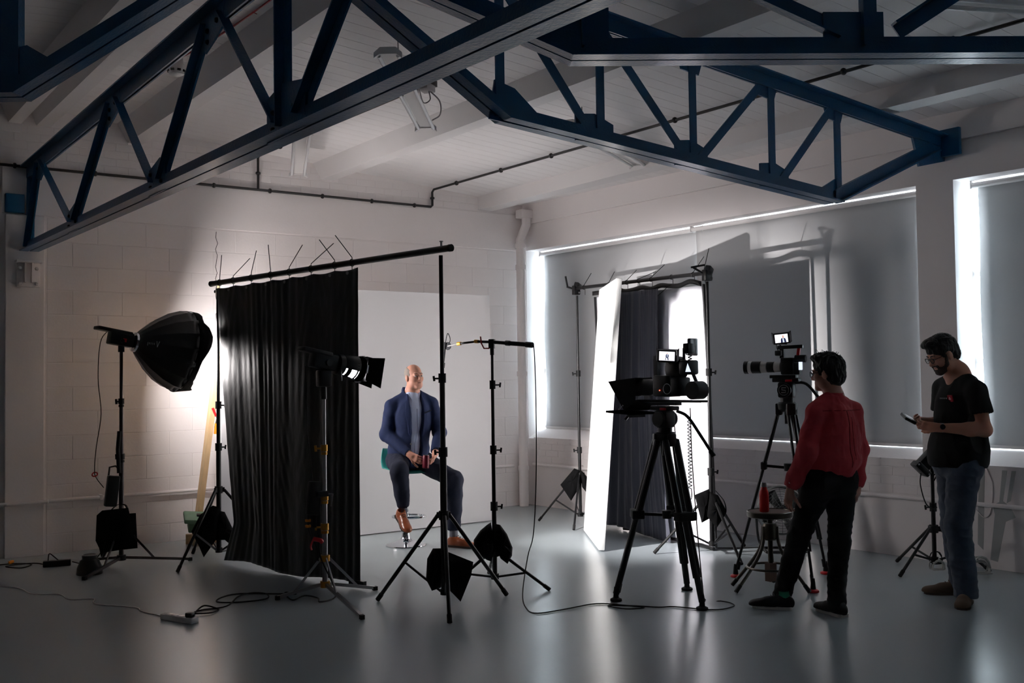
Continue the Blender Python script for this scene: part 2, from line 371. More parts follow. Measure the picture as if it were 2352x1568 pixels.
webm(t1, (.05, b1(0)+.02), (.10, 3.48), 'end_post', .09, .03)
webm(t1, (5.82, b1(5.8)+.04), (5.82, 3.5), 'post', .08)
for s in (1.79, 3.91): gusset(t1, [(s-.16, b1(s)-.01), (s+.16, b1(s)-.01), (s+.16, b1(s)+.17), (s+.06, b1(s)+.2), (s-.16, b1(s)+.15)], bolts=[(s-.11, b1(s)+.12), (s-.11, b1(s)+.04), (s+.1, b1(s)+.13), (s+.1, b1(s)+.05), (s-.02, b1(s)+.02)])
s = 5.82; gusset(t1, [(s-.2, b1(s)-.01), (s+.22, b1(s)-.01), (s+.24, b1(s)+.2), (s-.02, b1(s)+.24), (s-.2, b1(s)+.2)], bolts=[(s-.12, b1(s)+.12), (s-.12, b1(s)+.04), (s+.12, b1(s)+.1)])
for s in (2.94, 4.9): gusset(t1, [(s-.15, 3.55), (s+.17, 3.55), (s+.14, 3.42), (s+.02, 3.38), (s-.13, 3.34)], bolts=[(s-.08, 3.45), (s-.08, 3.39), (s+.06, 3.47)])
gusset(t1, [(.35, 3.55), (.8, 3.55), (.78, 3.4), (.6, 3.33), (.4, 3.38)], bolts=[(.5, 3.45), (.65, 3.44)])
q = MB(); q.box((.03, -.12, 3.20), (.07, .16, .17), ch=.006); q.build('wall_bracket', M_blue, t1)
# truss to the right wall
t2 = thing('steel_truss', 'dark blue truss bolted to the window wall at the right, bottom chord bending twice', 'roof truss', (.24, -5.557, 0), pi)
X2 = lambda x: .24-x
def b2(x): return 2.825+(-1.195-x)*.0707
def tp2(x): return 3.485-.078*(x-.08)
chord('bottom_chord', t2, [(X2(.10), 3.34), (X2(-1.195), 2.815), (X2(-4.18), 3.025), (X2(-5.1), 3.55), (X2(-5.55), 3.80)], -1)
chord('top_chord', t2, [(X2(.2), 3.48), (X2(-5.62), tp2(-5.62)+.01)], 1)
for (a, c, nm) in (((-3.52, b2(-3.52)+.03), (-4.15, tp2(-4.15)-.05), 'diagonal'), ((-2.70, b2(-2.7)+.03), (-3.45, tp2(-3.45)-.05), 'diagonal'), ((-2.62, b2(-2.6)+.03), (-1.95, tp2(-1.95)-.05), 'diagonal'), ((-1.80, b2(-1.8)+.03), (-1.18, tp2(-1.18)-.05), 'diagonal'),
                   ((-3.45, b2(-3.45)), (-3.45, tp2(-3.45)-.03), 'post'), ((-2.65, b2(-2.65)), (-2.65, tp2(-2.65)-.03), 'post'), ((-1.87, b2(-1.87)), (-1.87, tp2(-1.87)-.03), 'post'), ((-1.13, b2(-1.13)), (-1.13, tp2(-1.13)-.03), 'post'), ((-4.2, b2(-4.2)), (-4.2, tp2(-4.2)-.03), 'post')):
    webm(t2, (X2(a[0]), a[1]), (X2(c[0]), c[1]), nm, .06)
for x in (-3.49, -2.66, -1.84):
    z = b2(x); gusset(t2, [(X2(x)-.15, z-.01), (X2(x)+.15, z-.01), (X2(x)+.15, z+.15), (X2(x), z+.17), (X2(x)-.15, z+.12)])
x = -1.15; gusset(t2, [(X2(x)-.1, 2.83), (X2(x)+.16, 2.83), (X2(x)+.16, 2.92), (X2(x), 3.0), (X2(x)-.05, 3.0)])
x = -4.15; gusset(t2, [(X2(x)-.22, 3.0), (X2(x)+.12, 3.02), (X2(x)+.08, 3.25), (X2(x)-.06, 3.22), (X2(x)-.22, 3.1)])
for x in (-2.65, -1.9, -1.15):
    z = tp2(x); gusset(t2, [(X2(x)-.13, z), (X2(x)+.14, z), (X2(x)+.09, z-.14), (X2(x)-.07, z-.16)])
q = MB(); q.prism([(-.02, 3.28), (.34, 3.20), (.42, 3.42), (.36, 3.5), (-.02, 3.5)], (0, 0, 0), (1, 0, 0), (0, 0, 1), .02); q.build('gusset_plate', M_blue, t2, smooth=0)
q = MB(); q.box((.015, 0, 3.42), (.04, .34, .22), ch=.005); q.build('wall_bracket', M_blue, t2)
# diagonal truss, the half towards the camera
d3 = Vector((.831, -.557, 0)); t3 = thing('steel_truss', 'dark blue truss crossing the upper right corner with a level bottom chord', 'roof truss', (-4.809, -6.941, 0), atan2(-.557, .831))
chord('bottom_chord', t3, [(-1.12, 3.40), (0, 2.905), (4.2, 2.915)], -1)
chord('top_chord', t3, [(-1.2, 3.86), (4.2, 3.60)], 1)
for (a, c, nm) in (((.08, 2.95), (.08, 3.78), 'post'), ((1.28, 2.95), (1.28, 3.74), 'post'), ((1.16, 3.02), (.16, 3.48), 'diagonal'), ((1.4, 3.02), (2.4, 3.66), 'diagonal'), ((2.55, 3.0), (2.55, 3.68), 'post')): webm(t3, a, c, nm, .075)
gusset(t3, [(-.2, 3.0), (.16, 2.92), (.16, 3.12), (-.12, 3.14)]); gusset(t3, [(1.08, 2.92), (1.34, 2.92), (1.34, 3.1), (1.08, 3.1)])
# diagonal truss, the half beyond the ridge girder
t4 = thing('steel_truss', 'dark blue truss corner with gusset plate at the upper left of the picture', 'roof truss', (-6.615, -5.115, 0), atan2(.63105, -.77574))
chord('bottom_chord', t4, [(-1.2, 3.60), (0, 2.90), (4.0, 2.93)], -1)
chord('top_chord', t4, [(-1.3, 3.92), (4.0, 3.70)], 1)
webm(t4, (.06, 2.95), (.06, 3.8), 'post', .09); webm(t4, (.16, 3.0), (1.3, 3.75))
gusset(t4, [(-.22, 3.02), (.2, 2.9), (.2, 3.1), (-.02, 3.14)])

# white bearing plate below the girder
t = thing('bearing_plate', 'white bolted bearing plate on the pier under the truss end', 'plate', (-5.64, YB-.05, 2.55))
q = MB(); q.box((0, -.012, 0), (.20, .024, .22), ch=.004); q.box((-.03, -.04, 0.02), (.015, .05, .18)); q.box((.03, -.04, .02), (.015, .05, .18)); q.box((0, -.05, .12), (.22, .1, .022), ch=.003); q.build('plate', M_wall, t)
for x in (-.07, .07):
    for z in (-.08, .06):
        q = MB(); q.lathe([(.018, 0), (.018, .012), (.012, .03), (0, .032)], 6, (x, -.02, z), (0, -1, 0)); q.build('bolt', M_white, t)

# ------------------------------------------------------------------ conduit, downpipe, fittings
def conduit(label, pts, clips):
    q = MB(); q.tube(pts, .0135, 8); o = tag(q.build('cable_conduit', M_conduit), label, 'conduit')
    for p, ax in clips:
        c = MB(); c.lathe([(.022, -.012), (.026, -.006), (.026, .006), (.022, .012)], 10, p, ax); c.build('clip', M_conduit, o)
    return o
yc = YB-.04; X, Y = (1, 0, 0), (0, 1, 0)
conduit('black conduit along the gable band, rising to the ceiling near the corner', [(-6.4, yc, 3.545), (-5.9, yc, 3.545), (-1.33, yc, 3.548), (-1.31, yc, 3.565), (-1.31, yc, 3.72), (-1.305, yc-.03, 3.748), (-1.2, -8.9, 3.742)],
        [((x, yc, 3.546), X) for x in (-5.75, -5.05, -4.4, -3.9, -3.3, -2.7, -2.1, -1.55)]+[((-1.31, yc, 3.65), (0, 0, 1))]+[((-1.303+.0119*(.5+.85*k), -.6-.85*k, 3.747), Y) for k in range(9)])
conduit('black conduit branching up the gable to the twin-tube lights', [(-3.43, yc, 3.55), (-3.43, yc, 3.88), (-3.425, yc-.04, 3.91), (-3.31, -3.2, 3.905)], [((-3.43, yc, 3.72), (0, 0, 1))]+[((-3.4, -.6-.8*k, 3.908), Y) for k in range(3)])
t = thing('downpipe', 'white painted rainwater downpipe in the far corner', 'pipe', (-.10, -.17, 0))
q = MB(); q.tube([(0, 0, 0), (0, 0, 3.24), (.07, -.03, 3.42), (.07, -.03, 3.52)], .056, 16); q.build('pipe', M_wall, t)
for z in (.46, 1.6, 2.9, 3.16):
    q = MB(); q.lathe([(.066, -.03), (.068, .0), (.066, .03)], 16, (0, 0, z)); q.build('collar', M_wall, t)
q = MB(); q.box((.045, -.03, 3.55), (.18, .13, .1), ch=.006); q.build('hopper', M_wall, t)
def batten(label, a, c, chains):
    a, c = Vector(a), Vector(c); m_ = (a+c)/2; d = (c-a).normalized(); Ln = (c-a).length
    t = thing('strip_light', label, 'light fitting', m_, atan2(d.y, d.x), 'twin-tube strip lights')
    q = MB(); q.prism([(-.035, .03), (.035, .03), (.045, 0), (-.045, 0)], (0, 0, 0), (0, 1, 0), (0, 0, 1), Ln-.04); q.build('batten', M_white, t, smooth=0)
    for s in (-1, 1):
        q = MB(); q.cyl((-Ln/2+.03, s*.062, -.012), (Ln/2-.03, s*.062, -.012), .014, n=12); q.build('tube', M_tube, t)
        q = MB(); q.prism([(-.09, -.035), (-.09, .0), (-.05, .035), (.05, .035), (.09, 0), (.09, -.035), (.055, -.01), (-.055, -.01)], (s*(Ln/2-.015), 0, 0), (0, 1, 0), (0, 0, 1), .03); q.build('end_cap', M_white, t, smooth=0)
    for x in chains:
        wx = m_.x+d.x*x; q = MB(); q.tube([(x, 0, .03), (x+.01, 0, .06), (x, 0, zc(wx)-m_.z)], .005, 6); q.build('chain', M_steel, t)
    return t
batten('twin-tube strip light hanging between the trusses at the picture centre', (-4.39, -4.60, 3.63), (-3.16, -3.03, 3.63), (-.55, .5))
batten('twin-tube strip light near the gable wall above the black drape', (-4.0, -2.45, 3.62), (-3.27, -.74, 3.62), (-.6, .6))
batten('twin-tube strip light behind the truss over the window wall', (-2.28, -3.80, 3.62), (-.66, -2.90, 3.62), (-.6, .6))
batten('twin-tube strip light cut by the upper right picture edge', (-2.34, -7.12, 3.61), (-.8, -7.82, 3.61), (-.6, .6))
t = thing('emergency_unit', 'small grey electrical box with looped flex above the central strip light', 'junction box', (-3.42, -3.36, 3.885))
q = MB(); q.box((.06, 0, -.02), (.16, .1, .07), (0, 0, .6), ch=.008); q.build('box', M_steel, t); q = MB(); q.box((.1, .02, .02), (.12, .1, .05), (0, 0, .6), ch=.004); q.build('cover', M_black, t)
q = MB(); q.tube(spline([(.1, 0, -.05), (.17, -.03, -.13), (.16, -.05, -.24), (.08, -.06, -.30)]), .006, 6); q.tube(spline([(0, 0, -.05), (.02, -.03, -.16), (.08, -.03, -.13), (.09, 0, -.05)]), .005, 6); q.build('flex', M_steel, t)
t = thing('smoke_detector', 'white round smoke detector with a red cable on the ceiling', 'smoke detector', (-5.02, -2.40, zc(-5.02)))
q = MB(); q.lathe([(.05, .01), (.052, -.06), (.062, -.06), (.066, -.10), (.055, -.14), (.03, -.155), (0, -.158)], 20); q.build('housing', M_white, t)
for k in range(8):
    q = MB(); a = 2*pi*k/8; q.box((.062*cos(a), .062*sin(a), -.115), (.012, .026, .016), (0, 0, a)); q.build('slot', M_black, t)
q = MB(); q.tube(spline([(-5.0, -2.43, 4.055), (-4.95, -2.9, 4.055), (-4.92, -3.5, 4.052), (-4.9, -4.6, 4.05)]), .007, 6)
for k in range(4): q.tube([(-4.945+.01*k, -2.9-.4*k, 4.05), (-4.92+.01*k, -2.92-.4*k, 4.035)], .003, 4)
tag(q.build('fire_cable', M_redcable), 'red fire alarm cable clipped along the sloping ceiling', 'cable')
# ------------------------------------------------------------------ stands
def stand(label, loc, feet, zhub, top, r=.017, secs=((.0, .021), (.55, .017), (.8, .013)), metal=None, zb=.10, fit=None, knobs=(), group='light stands', leg_r=.0125, foot_z=.012, hang=None):
    """tripod light stand: feet are world xy of the leg ends; legs run from a collar at zhub to the floor, braces to the column foot"""
    metal = metal or M_black; fit = fit or M_blackm
    t = thing('light_stand', label, 'light stand', (loc[0], loc[1], 0), 0, group); tx, ty = (hang or (0, 0))
    def ax(z): return Vector((tx*z, ty*z, z))
    zs = [zb+(top-zb)*f for f, _ in secs]+[top]
    for i, (f, rr) in enumerate(secs):
        q = MB(); q.cyl(ax(zs[i]-(.02 if i else 0)), ax(zs[i+1]), rr, n=14); q.build('column_section', metal, t)
        if i:
            q = MB(); q.cyl(ax(zs[i]-.05), ax(zs[i]+.015), rr+.012, n=14); c = q.build('collar', fit, t)
            k = MB(); a = knobs[i-1] if i-1 < len(knobs) else 2.4; p = ax(zs[i]-.02); d = Vector((cos(a), sin(a), 0)); k.cyl(p+d*.02, p+d*.055, .006, n=8); k.bar(p+d*.055-Vector((0, 0, .018)), p+d*.06+Vector((0, 0, .018)), .012, .014, up=d); k.build('knob', fit, c)
    q = MB(); q.cyl(ax(zhub-.03), ax(zhub+.03), .034, n=14); q.build('leg_collar', fit, t)
    q = MB(); q.cyl(ax(zb-.02), ax(zb+.02), .03, n=14); q.build('foot_collar', fit, t)
    for fx, fy in feet:
        F = Vector((fx-loc[0], fy-loc[1], foot_z)); d = Vector((F.x, F.y, 0)).normalized(); A = ax(zhub)+d*.045
        q = MB(); q.cyl(A, F, leg_r, n=10); q.box(ax(zhub)+d*.03, (.04, .022, .04), (0, 0, atan2(d.y, d.x))); lg = q.build('leg', metal, t)
        e = (F-A).normalized(); q = MB(); q.cyl(F-e*.05, F+e*.004, leg_r+.003, n=10); q.build('rubber_foot', M_rubber, lg)
        m_ = A.lerp(F, .55); q = MB(); q.bar(ax(zb)+d*.028, m_, .006, .016); q.build('brace', metal, t)
    return t
def pillow(out, th, rings=5, crease=.0, seed=0):
    """soft pouch from a 2D outline: rings shrink to the centroid while the two faces bulge"""
    rn = random.Random(seed); o2 = []
    k = len(out)
    for i in range(k):       # densify
        a, c = out[i], out[(i+1) % k]
        for j in range(4): o2.append((a[0]+(c[0]-a[0])*j/4, a[1]+(c[1]-a[1])*j/4))
    k = len(o2); cx = sum(p[0] for p in o2)/k; cyy = sum(p[1] for p in o2)/k
    q = MB(); vs = []; fs = []
    def ring(f, z): return [(cx+(p[0]-cx)*f, cyy+(p[1]-cyy)*f, z*(1+crease*sin(i*1.7+seed)+crease*.6*sin(i*.73+2*seed))) for i, p in enumerate(o2)]
    R = [ring(1, 0)]; fr = [1-(i/rings)**1.0 for i in range(1, rings)]
    top = [ring(f, th/2*sqrt(max(0, 1-f**2.6))) for f in fr]; bot = [ring(f, -th/2*sqrt(max(0, 1-f**2.6))) for f in fr]
    seq = [R[0]]+top; vs = sum(seq, []); n0 = len(vs)
    for i in range(len(seq)-1):
        for j in range(k): fs.append((i*k+j, i*k+(j+1) % k, (i+1)*k+(j+1) % k, (i+1)*k+j))
    vs.append((cx, cyy, th/2)); ct = len(vs)-1; l = (len(seq)-1)*k
    for j in range(k): fs.append((l+j, l+(j+1) % k, ct))
    base = len(vs); vs += sum(bot, [])
    for j in range(k): fs.append((j, base+j, base+(j+1) % k, (j+1) % k))
    for i in range(len(bot)-1):
        for j in range(k): fs.append((base+i*k+j, base+(i+1)*k+j, base+(i+1)*k+(j+1) % k, base+i*k+(j+1) % k))
    vs.append((cx, cyy, -th/2)); cb = len(vs)-1; l = base+(len(bot)-1)*k
    for j in range(k): fs.append((l+(j+1) % k, l+j, cb))
    q.add(vs, fs); return q
def pouch(t, out, th, o, ax, ay, name='pouch', m=None, seed=0, crease=.12):
    q = pillow(out, th, crease=crease, seed=seed); ax, ay = Vector(ax).normalized(), Vector(ay).normalized(); ay = (ay-ax*ay.dot(ax)).normalized(); nz = ax.cross(ay)
    q.v = [tuple(Vector(o)+ax*p[0]+ay*p[1]+nz*p[2]) for p in q.v]; ob = q.build(name, m or M_canvas, t, smooth=60)
    return ob
def VU(u, v, z=0.): return Vector((u*cos(YAW)+v*sin(YAW), -u*sin(YAW)+v*cos(YAW), z))   # view-aligned horizontal axes -> world
UX = VU(1, 0); VX = VU(0, 1); ZZ = Vector((0, 0, 1))
def strap(t, pts, w=.035, m=None):
    q = MB(); P = spline(pts, 6)
    vs = []; fs = []
    for p in P: vs += [p-VX*w/2-ZZ*.0, p+VX*w/2]
    for i in range(len(P)-1): fs.append((2*i, 2*i+1, 2*i+3, 2*i+2))
    q.add(vs, fs); o = q.build('strap', m or M_canvas, t, smooth=60); md = o.modifiers.new('t', 'SOLIDIFY'); md.thickness = .004; return o

# --- black drape frame
cL, cR = (-4.370, -1.496), (-3.785, -4.238)
stL = stand('black light stand at the far end of the black drape frame', cL, [(-4.822, -1.786), (-4.416, -.958), (-3.87, -1.72)], .62, 2.37, secs=((0, .021), (.40, .017), (.56, .0145)), knobs=(-.4, -.5), group='stands carrying the drape bars')
stR = stand('black light stand in front of the seated man, carrying the drape bar end', cR, [(-4.063, -3.796), (-3.263, -4.232), (-4.029, -4.685)], .62, 2.41, secs=((0, .024), (.42, .019), (.64, .0145)), knobs=(2.2, 2.4), group='stands carrying the drape bars', leg_r=.014)
BL, BR = Vector((-4.402, -1.43, 2.415)), Vector((-3.757, -4.318, 2.455))
t = thing('crossbar', 'thick black crossbar over the black drape, sloping up to picture centre', 'crossbar', BL)
q = MB(); q.cyl((0, 0, 0), BR-BL, .024, n=16); q.build('tube', M_black, t)
for e in (Vector((0, 0, 0)), BR-BL): q = MB(); q.cyl(e-(BR-BL)*.004, e+(BR-BL)*.004, .026, n=16); q.build('end_cap', M_blackm, t)
q = MB(); e = (BR-BL)*.97; q.cyl(e+ZZ*.02, e+ZZ*.05, .008, n=8); q.cyl(e+ZZ*.05, e+ZZ*.058, .014, n=8); q.build('stud', M_steel, t)
# black drape
def cloth(name, t, A, B, ztop, zbot, folds, m, seed=0, amp=.03, nu=150, nv=60, lean=0., flare=None, wr=.004, th=.004, qn=24):
    """hanging cloth from A to B (xy) with soft pleats; zbot(u) may vary"""
    rn = random.Random(seed); A, B = Vector(A), Vector(B); d = (B-A); L_ = d.length; d.normalize(); n = Vector((d.y, -d.x, 0))
    ph = [(rn.uniform(.6, 1.4)*folds, rn.uniform(0, 6.28), rn.uniform(.5, 1)) for _ in range(4)]
    vs = []
    for i in range(nu+1):
        u = i/nu
        for j in range(nv+1):
            v = j/nv; z0 = ztop(u); z1 = zbot(u); z = z0+(z1-z0)*v
            w = sum(k[2]*sin(2*pi*k[0]*u+k[1]+.5*sin(2.2*v+k[1])) for k in ph)/2.4
            off = amp*w*(.35+.65*v**.6)+wr*(.6*sin(2*pi*qn*u+1.2*sin(3.1*v+seed)+1.6*sin(17*u))+.5*sin(2*pi*qn*.61*u+2.1*sin(2*v+11*u)))*(.55+.45*sin(9*u+2.3*v+seed))+wr*.32*sin(38*v+7*sin(23*u+seed)+3*sin(9*v))*sin(11*u+3*v)
            fl = flare(u, v) if flare else 0
            p = A+d*(L_*u+fl)+n*(off+lean*v); vs.append((p.x, p.y, z))
    q = MB(); q.add(vs, [(i*(nv+1)+j, (i+1)*(nv+1)+j, (i+1)*(nv+1)+j+1, i*(nv+1)+j+1) for i in range(nu) for j in range(nv)])
    o = q.build(name, m, t, smooth=180); md = o.modifiers.new('thickness', 'SOLIDIFY'); md.thickness = th; return o
M_drape = mat('black_drape', (20, 20, 22), .5, var=.25, scale=3, bump=.6, bscale=16, stretch=(1, 1, .45), sheen=.2, spec=.5)
dd = (BR-BL); dx = Vector((dd.x, dd.y, 0))
A_ = Vector((BL.x, BL.y, 0))+dx*.03; B_ = Vector((BL.x, BL.y, 0))+dx*.668
t = thing('black_drape', 'tall black drape with zip ties hanging behind the barn-door lamp', 'drape', (0, 0, 0))
cloth('fabric', t, A_, B_, lambda u: 2.375+.025*u-.012*abs(sin(pi*7*u)), lambda u: .025+.02*sin(9*u), 4, M_drape, seed=4, amp=.013, nu=220, nv=90, wr=.0045,
      flare=lambda u, v: (-.20*max(0, v-.86)/.14*max(0, 1-3*u))+.29*(v**1.25)*max(0, 1-2.0*u))
for k in range(8):
    u = (.02, .13, .27, .415, .55, .70, .855, .965)[k]; P = A_.lerp(B_, u); zb = BL.z+(BR.z-BL.z)*(.03+.638*u)
    tl = ((.02, .2), (.16, .15), (.05, .19), (-.02, .21), (.12, .18), (.2, .16), (-.13, .16), (-.14, .17))[k]
    q = MB(); q.lathe([(.028, -.004), (.030, 0), (.028, .004)], 12, (P.x, P.y, zb), dd); q.tube([P+ZZ*(zb+.027), P+ZZ*(zb+.04), P+ZZ*(zb+.04+tl[1])+VU(tl[0]*.9, 0)], .0035, 5)
    q.tube([P+ZZ*(zb-.02), P+ZZ*(zb-.055)], .003, 5); q.build('cable_tie', M_black, t)
    q = MB(); nrm = Vector((dd.y, -dd.x, 0)).normalized(); nrm = -nrm if nrm.dot(VX) > 0 else nrm; q.lathe([(.008, 0), (.013, .0), (.013, .006), (.008, .006)], 12, P+ZZ*(zb-.08)+nrm*.045, nrm); q.build('eyelet', M_steel, t)
q = MB(); P0, P1 = B_+nrm*.04, B_-dx.normalized()*.12; q.bar(P1+ZZ*.04, B_+dx.normalized()*.05+ZZ*.04, .03, .05); q.build('weight_bar', M_black, t)

# --- white cloth frame by the windows
rL, rR = (-.566, -1.805), (-.915, -4.012)
stand('slim black stand by the corner window carrying the white cloth bar', rL, [(-.677-.1, -1.356), (-.915, -2.119), (-.12, -1.95)], .52, 2.42, r=.012, secs=((0, .017), (.30, .014), (.65, .012)), knobs=(2.6, 2.6), group='stands carrying the drape bars', leg_r=.011)
stand('black stand behind the teleprompter camera carrying the white cloth bar', rR, [(-1.26, -3.651), (-1.096, -4.5), (-.377, -3.891)], .50, 2.37, secs=((0, .021), (.28, .017), (.66, .0145)), knobs=(-.6, -.6), group='stands carrying the drape bars')
CL, CR = Vector((-.555, -1.74, 2.50)), Vector((-.922, -4.05, 2.445))
t = thing('crossbar', 'black crossbar with clamps over the white and grey cloths', 'crossbar', CL)
e = CR-CL; q = MB(); q.cyl((0, 0, 0), e, .018, n=14); q.build('tube', M_black, t)
for f, sgn in ((.02, 1), (.985, -1)):
    p = e*f; q = MB(); q.box(p-ZZ*.02, (.06, .075, .10), (0, 0, atan2(e.y, e.x)), ch=.008); q.box(p+ZZ*.03+VU(.02, 0), (.09, .05, .05), (.2, .3, .4), ch=.008); c = q.build('clamp', M_black, t)
    q = MB(); q.cyl(p+VU(-.04, 0, .0), p+VU(-.1*sgn if sgn > 0 else -.12, 0, .02 if sgn > 0 else .05), .010, n=8)
    if sgn > 0: q.bar(p+VU(-.09, 0, .02), p+VU(-.11, 0, .13), .014, .014, up=(0, 1, 0))
    else: q.bar(p+VU(-.02, 0, .07), p+VU(-.14, 0, .05), .02, .016)
    q.build('clamp_lever', M_black, c); q = MB(); q.cyl(p+VU(.03, -.045, -.05), p+VU(.03, -.05, -.05), .01, n=10); q.build('screw', M_steel, c)
M_sheet = mat('white_muslin', (205, 205, 212), .75, var=.04, scale=4, bump=.3, bscale=20, stretch=(1, 1, .3))
M_grey = mat('grey_muslin', (62, 64, 75), .75, var=.28, scale=4, bump=.5, bscale=14, stretch=(1.5, 1.5, .22), sheen=.2)
ex = Vector((e.x, e.y, 0)); C0 = Vector((CL.x, CL.y, 0)); nn = Vector((ex.y, -ex.x, 0)).normalized(); nn = nn if nn.x < 0 else -nn
t = thing('white_cloth', 'white muslin sheet hanging from the bar behind the grey cloth', 'cloth', (0, 0, 0))
cloth('fabric', t, C0+ex*.17-nn*.05, C0+ex*.925-nn*.05, lambda u: 2.38-.03*u, lambda u: .02+.01*sin(8*u), 6, M_sheet, seed=9, amp=.022, nu=120, nv=50, lean=-.10)
q = MB(); q.tube(spline([C0+ex*.17-nn*.02+ZZ*2.38, C0+ex*.16-nn*.08+ZZ*1.4, C0+ex*.18-nn*.17+ZZ*.05], 8), .012, 6); q.build('edge_binding', M_black, t)
q = MB(); q.tube(spline([C0+ex*.935-nn*.05+ZZ*2.36, C0+ex*.94-nn*.09+ZZ*1.2, C0+ex*.93-nn*.14+ZZ*.03], 8), .013, 6); q.build('edge_binding', M_black, t)
q = MB(); q.tube(spline([C0+ex*(.3+.62*k/8)-nn*.13+ZZ*(.02+.012*(k % 2)) for k in range(9)], 4), .016, 6); q.build('hem', M_black, t)
q = MB(); P = []; 
for k in range(13):
    f = .17+.78*k/12; P.append(C0+ex*f+ZZ*(2.500-.055*f-.055-.035*abs(sin(pi*(k-.5)/2.6)))+nn*.012)
P = spline(P, 4); vs = []; fs = []
for p in P: vs += [p+ZZ*.022, p-ZZ*.022]
for i in range(len(P)-1): fs.append((2*i, 2*i+1, 2*i+3, 2*i+2))
q.add(vs, fs); o = q.build('top_hem', M_black, t, smooth=80); md = o.modifiers.new('t', 'SOLIDIFY'); md.thickness = .012
for k, (f, a, l) in enumerate(((.09, .08, .12), (.30, .06, .1), (.44, .10, .09), (.53, .17, .06), (.62, .13, .11), (.76, -.13, -.14), (.90, .10, .13), (.965, .05, .19))):
    P0 = CL+e*f; q = MB(); q.lathe([(.022, -.004), (.024, 0), (.022, .004)], 12, P0, e); q.tube([P0+ZZ*.02*(1 if l > 0 else -4), P0+ZZ*(.03+l)+VU(a, 0)] if l > 0 else [P0-ZZ*.06, P0+ZZ*(l-.03)+VU(a, 0)], .0032, 5); q.tube([P0-ZZ*.015+VU(.012, 0), P0-ZZ*.08+VU(.012, 0)], .003, 5); q.build('cable_tie', M_black, t)
t = thing('grey_cloth', 'dark grey muslin strip hanging in front of the white sheet', 'cloth', (0, 0, 0))
cloth('fabric', t, C0+ex*.30+nn*.035, C0+ex*.69+nn*.035, lambda u: 2.385-.02*u, lambda u: .03+.02*sin(5*u), 8, M_grey, seed=12, amp=.024, nu=130, nv=70, lean=-.09, flare=lambda u, v: -.42*v**1.4*(1-u)-.09*sin(pi*v)*u)
# polystyrene board leaning on the bar
Bp, Ap = Vector((-1.535, -3.268, 0)), Vector((-.875, -2.262, 0)); ab = (Ap-Bp); Lb = ab.length; ab.normalize(); pp = Vector((ab.y, -ab.x, 0))
tl = math.asin(.20/2.44); up = ZZ*cos(tl)+pp*sin(tl); nrm = ab.cross(up)
q = MB(); R3 = Matrix((ab, up, nrm)).transposed(); q.box(Bp+ab*Lb/2+up*1.222+ZZ*.006, (Lb, 2.43, .052), R3, ch=.006)
pb_ = q.build('polystyrene_board', M_poly, None)
tag(pb_, 'tall thick white polystyrene board leaning on the cloth frame, brightly lit', 'reflector board')
# --- white scenery flat behind the sitter
t = thing('backdrop_flat', 'large plain white backdrop flat standing behind the seated man', 'backdrop', (-2.66, -1.0, 0))
q = MB(); q.box((0, 0, 1.235), (3.02, .018, 2.45), ch=.002); q.build('board', M_flat, t, smooth=0)
for x in (-1.47, -.5, .5, 1.47): q = MB(); q.box((x, .05, 1.235), (.07, .08, 2.44)); q.build('stile', M_wood, t, smooth=0)
for z in (.05, 1.235, 2.41): q = MB(); q.box((0, .05, z), (2.87, .078, .07)); q.build('rail', M_wood, t, smooth=0)
# prop timber with spring clamp
t = thing('timber_prop', 'pale pine length leaning beside the backdrop flat', 'timber', (-4.17, -.30, 0))
tp = Vector((.16, -.36, 2.2)); q = MB(); q.bar((0, 0, .01), tp, .075, .05, up=(1, 0, 0)); q.build('plank', M_wood, t, smooth=0)
q = MB(); q.bar((-.1, -.02, .045), (.3, -.16, .045), .07, .09); q.build('foot_block', M_wood, t, smooth=0)
p = lerp((0, 0, .01), tp, .55); c = Vector(p)+Vector((.03, -.06, 0))
q = MB(); q.bar(c, c+Vector((.11, -.03, .02)), .016, .016); q.bar(c+Vector((.02, 0, 0)), c+Vector((-.01, 0, -.1)), .014, .02, up=(1, 0, 0)); ck = q.build('spring_clamp', M_steel, t)
q = MB(); q.bar(c+Vector((0, 0, .01)), c+Vector((-.035, 0, .09)), .014, .02, up=(1, 0, 0)); q.build('grip', M_red, ck); q = MB(); q.bar(c+Vector((.0, 0, -.06)), c+Vector((-.01, 0, -.16)), .015, .024, up=(1, 0, 0)); q.build('grip', M_orange, ck)
t = thing('toolbox', 'worn green plastic toolbox perched at the foot of the pine prop', 'toolbox', (-4.17, -.53, 0), -.25)
q = MB(); q.box((0, 0, .19), (.28, .2, .1), (.22, .1, 0), ch=.015); q.build('body', M_green, t); q = MB(); q.box((0, -.01, .26), (.36, .26, .045), (.22, .1, 0), ch=.012); ld = q.build('lid', M_green, t)
q = MB(); q.box((.02, -.03, .288), (.17, .05, .02), (.22, .1, 0), ch=.006); q.build('handle', M_black, ld); q = MB(); q.box((0, -.145, .225), (.08, .02, .05), (.22, .1, 0), ch=.004); q.build('latch', M_brass, t)
q = MB(); q.box((0, .02, .07), (.2, .12, .139), ch=.008); q.build('stand_block', M_wood, t)
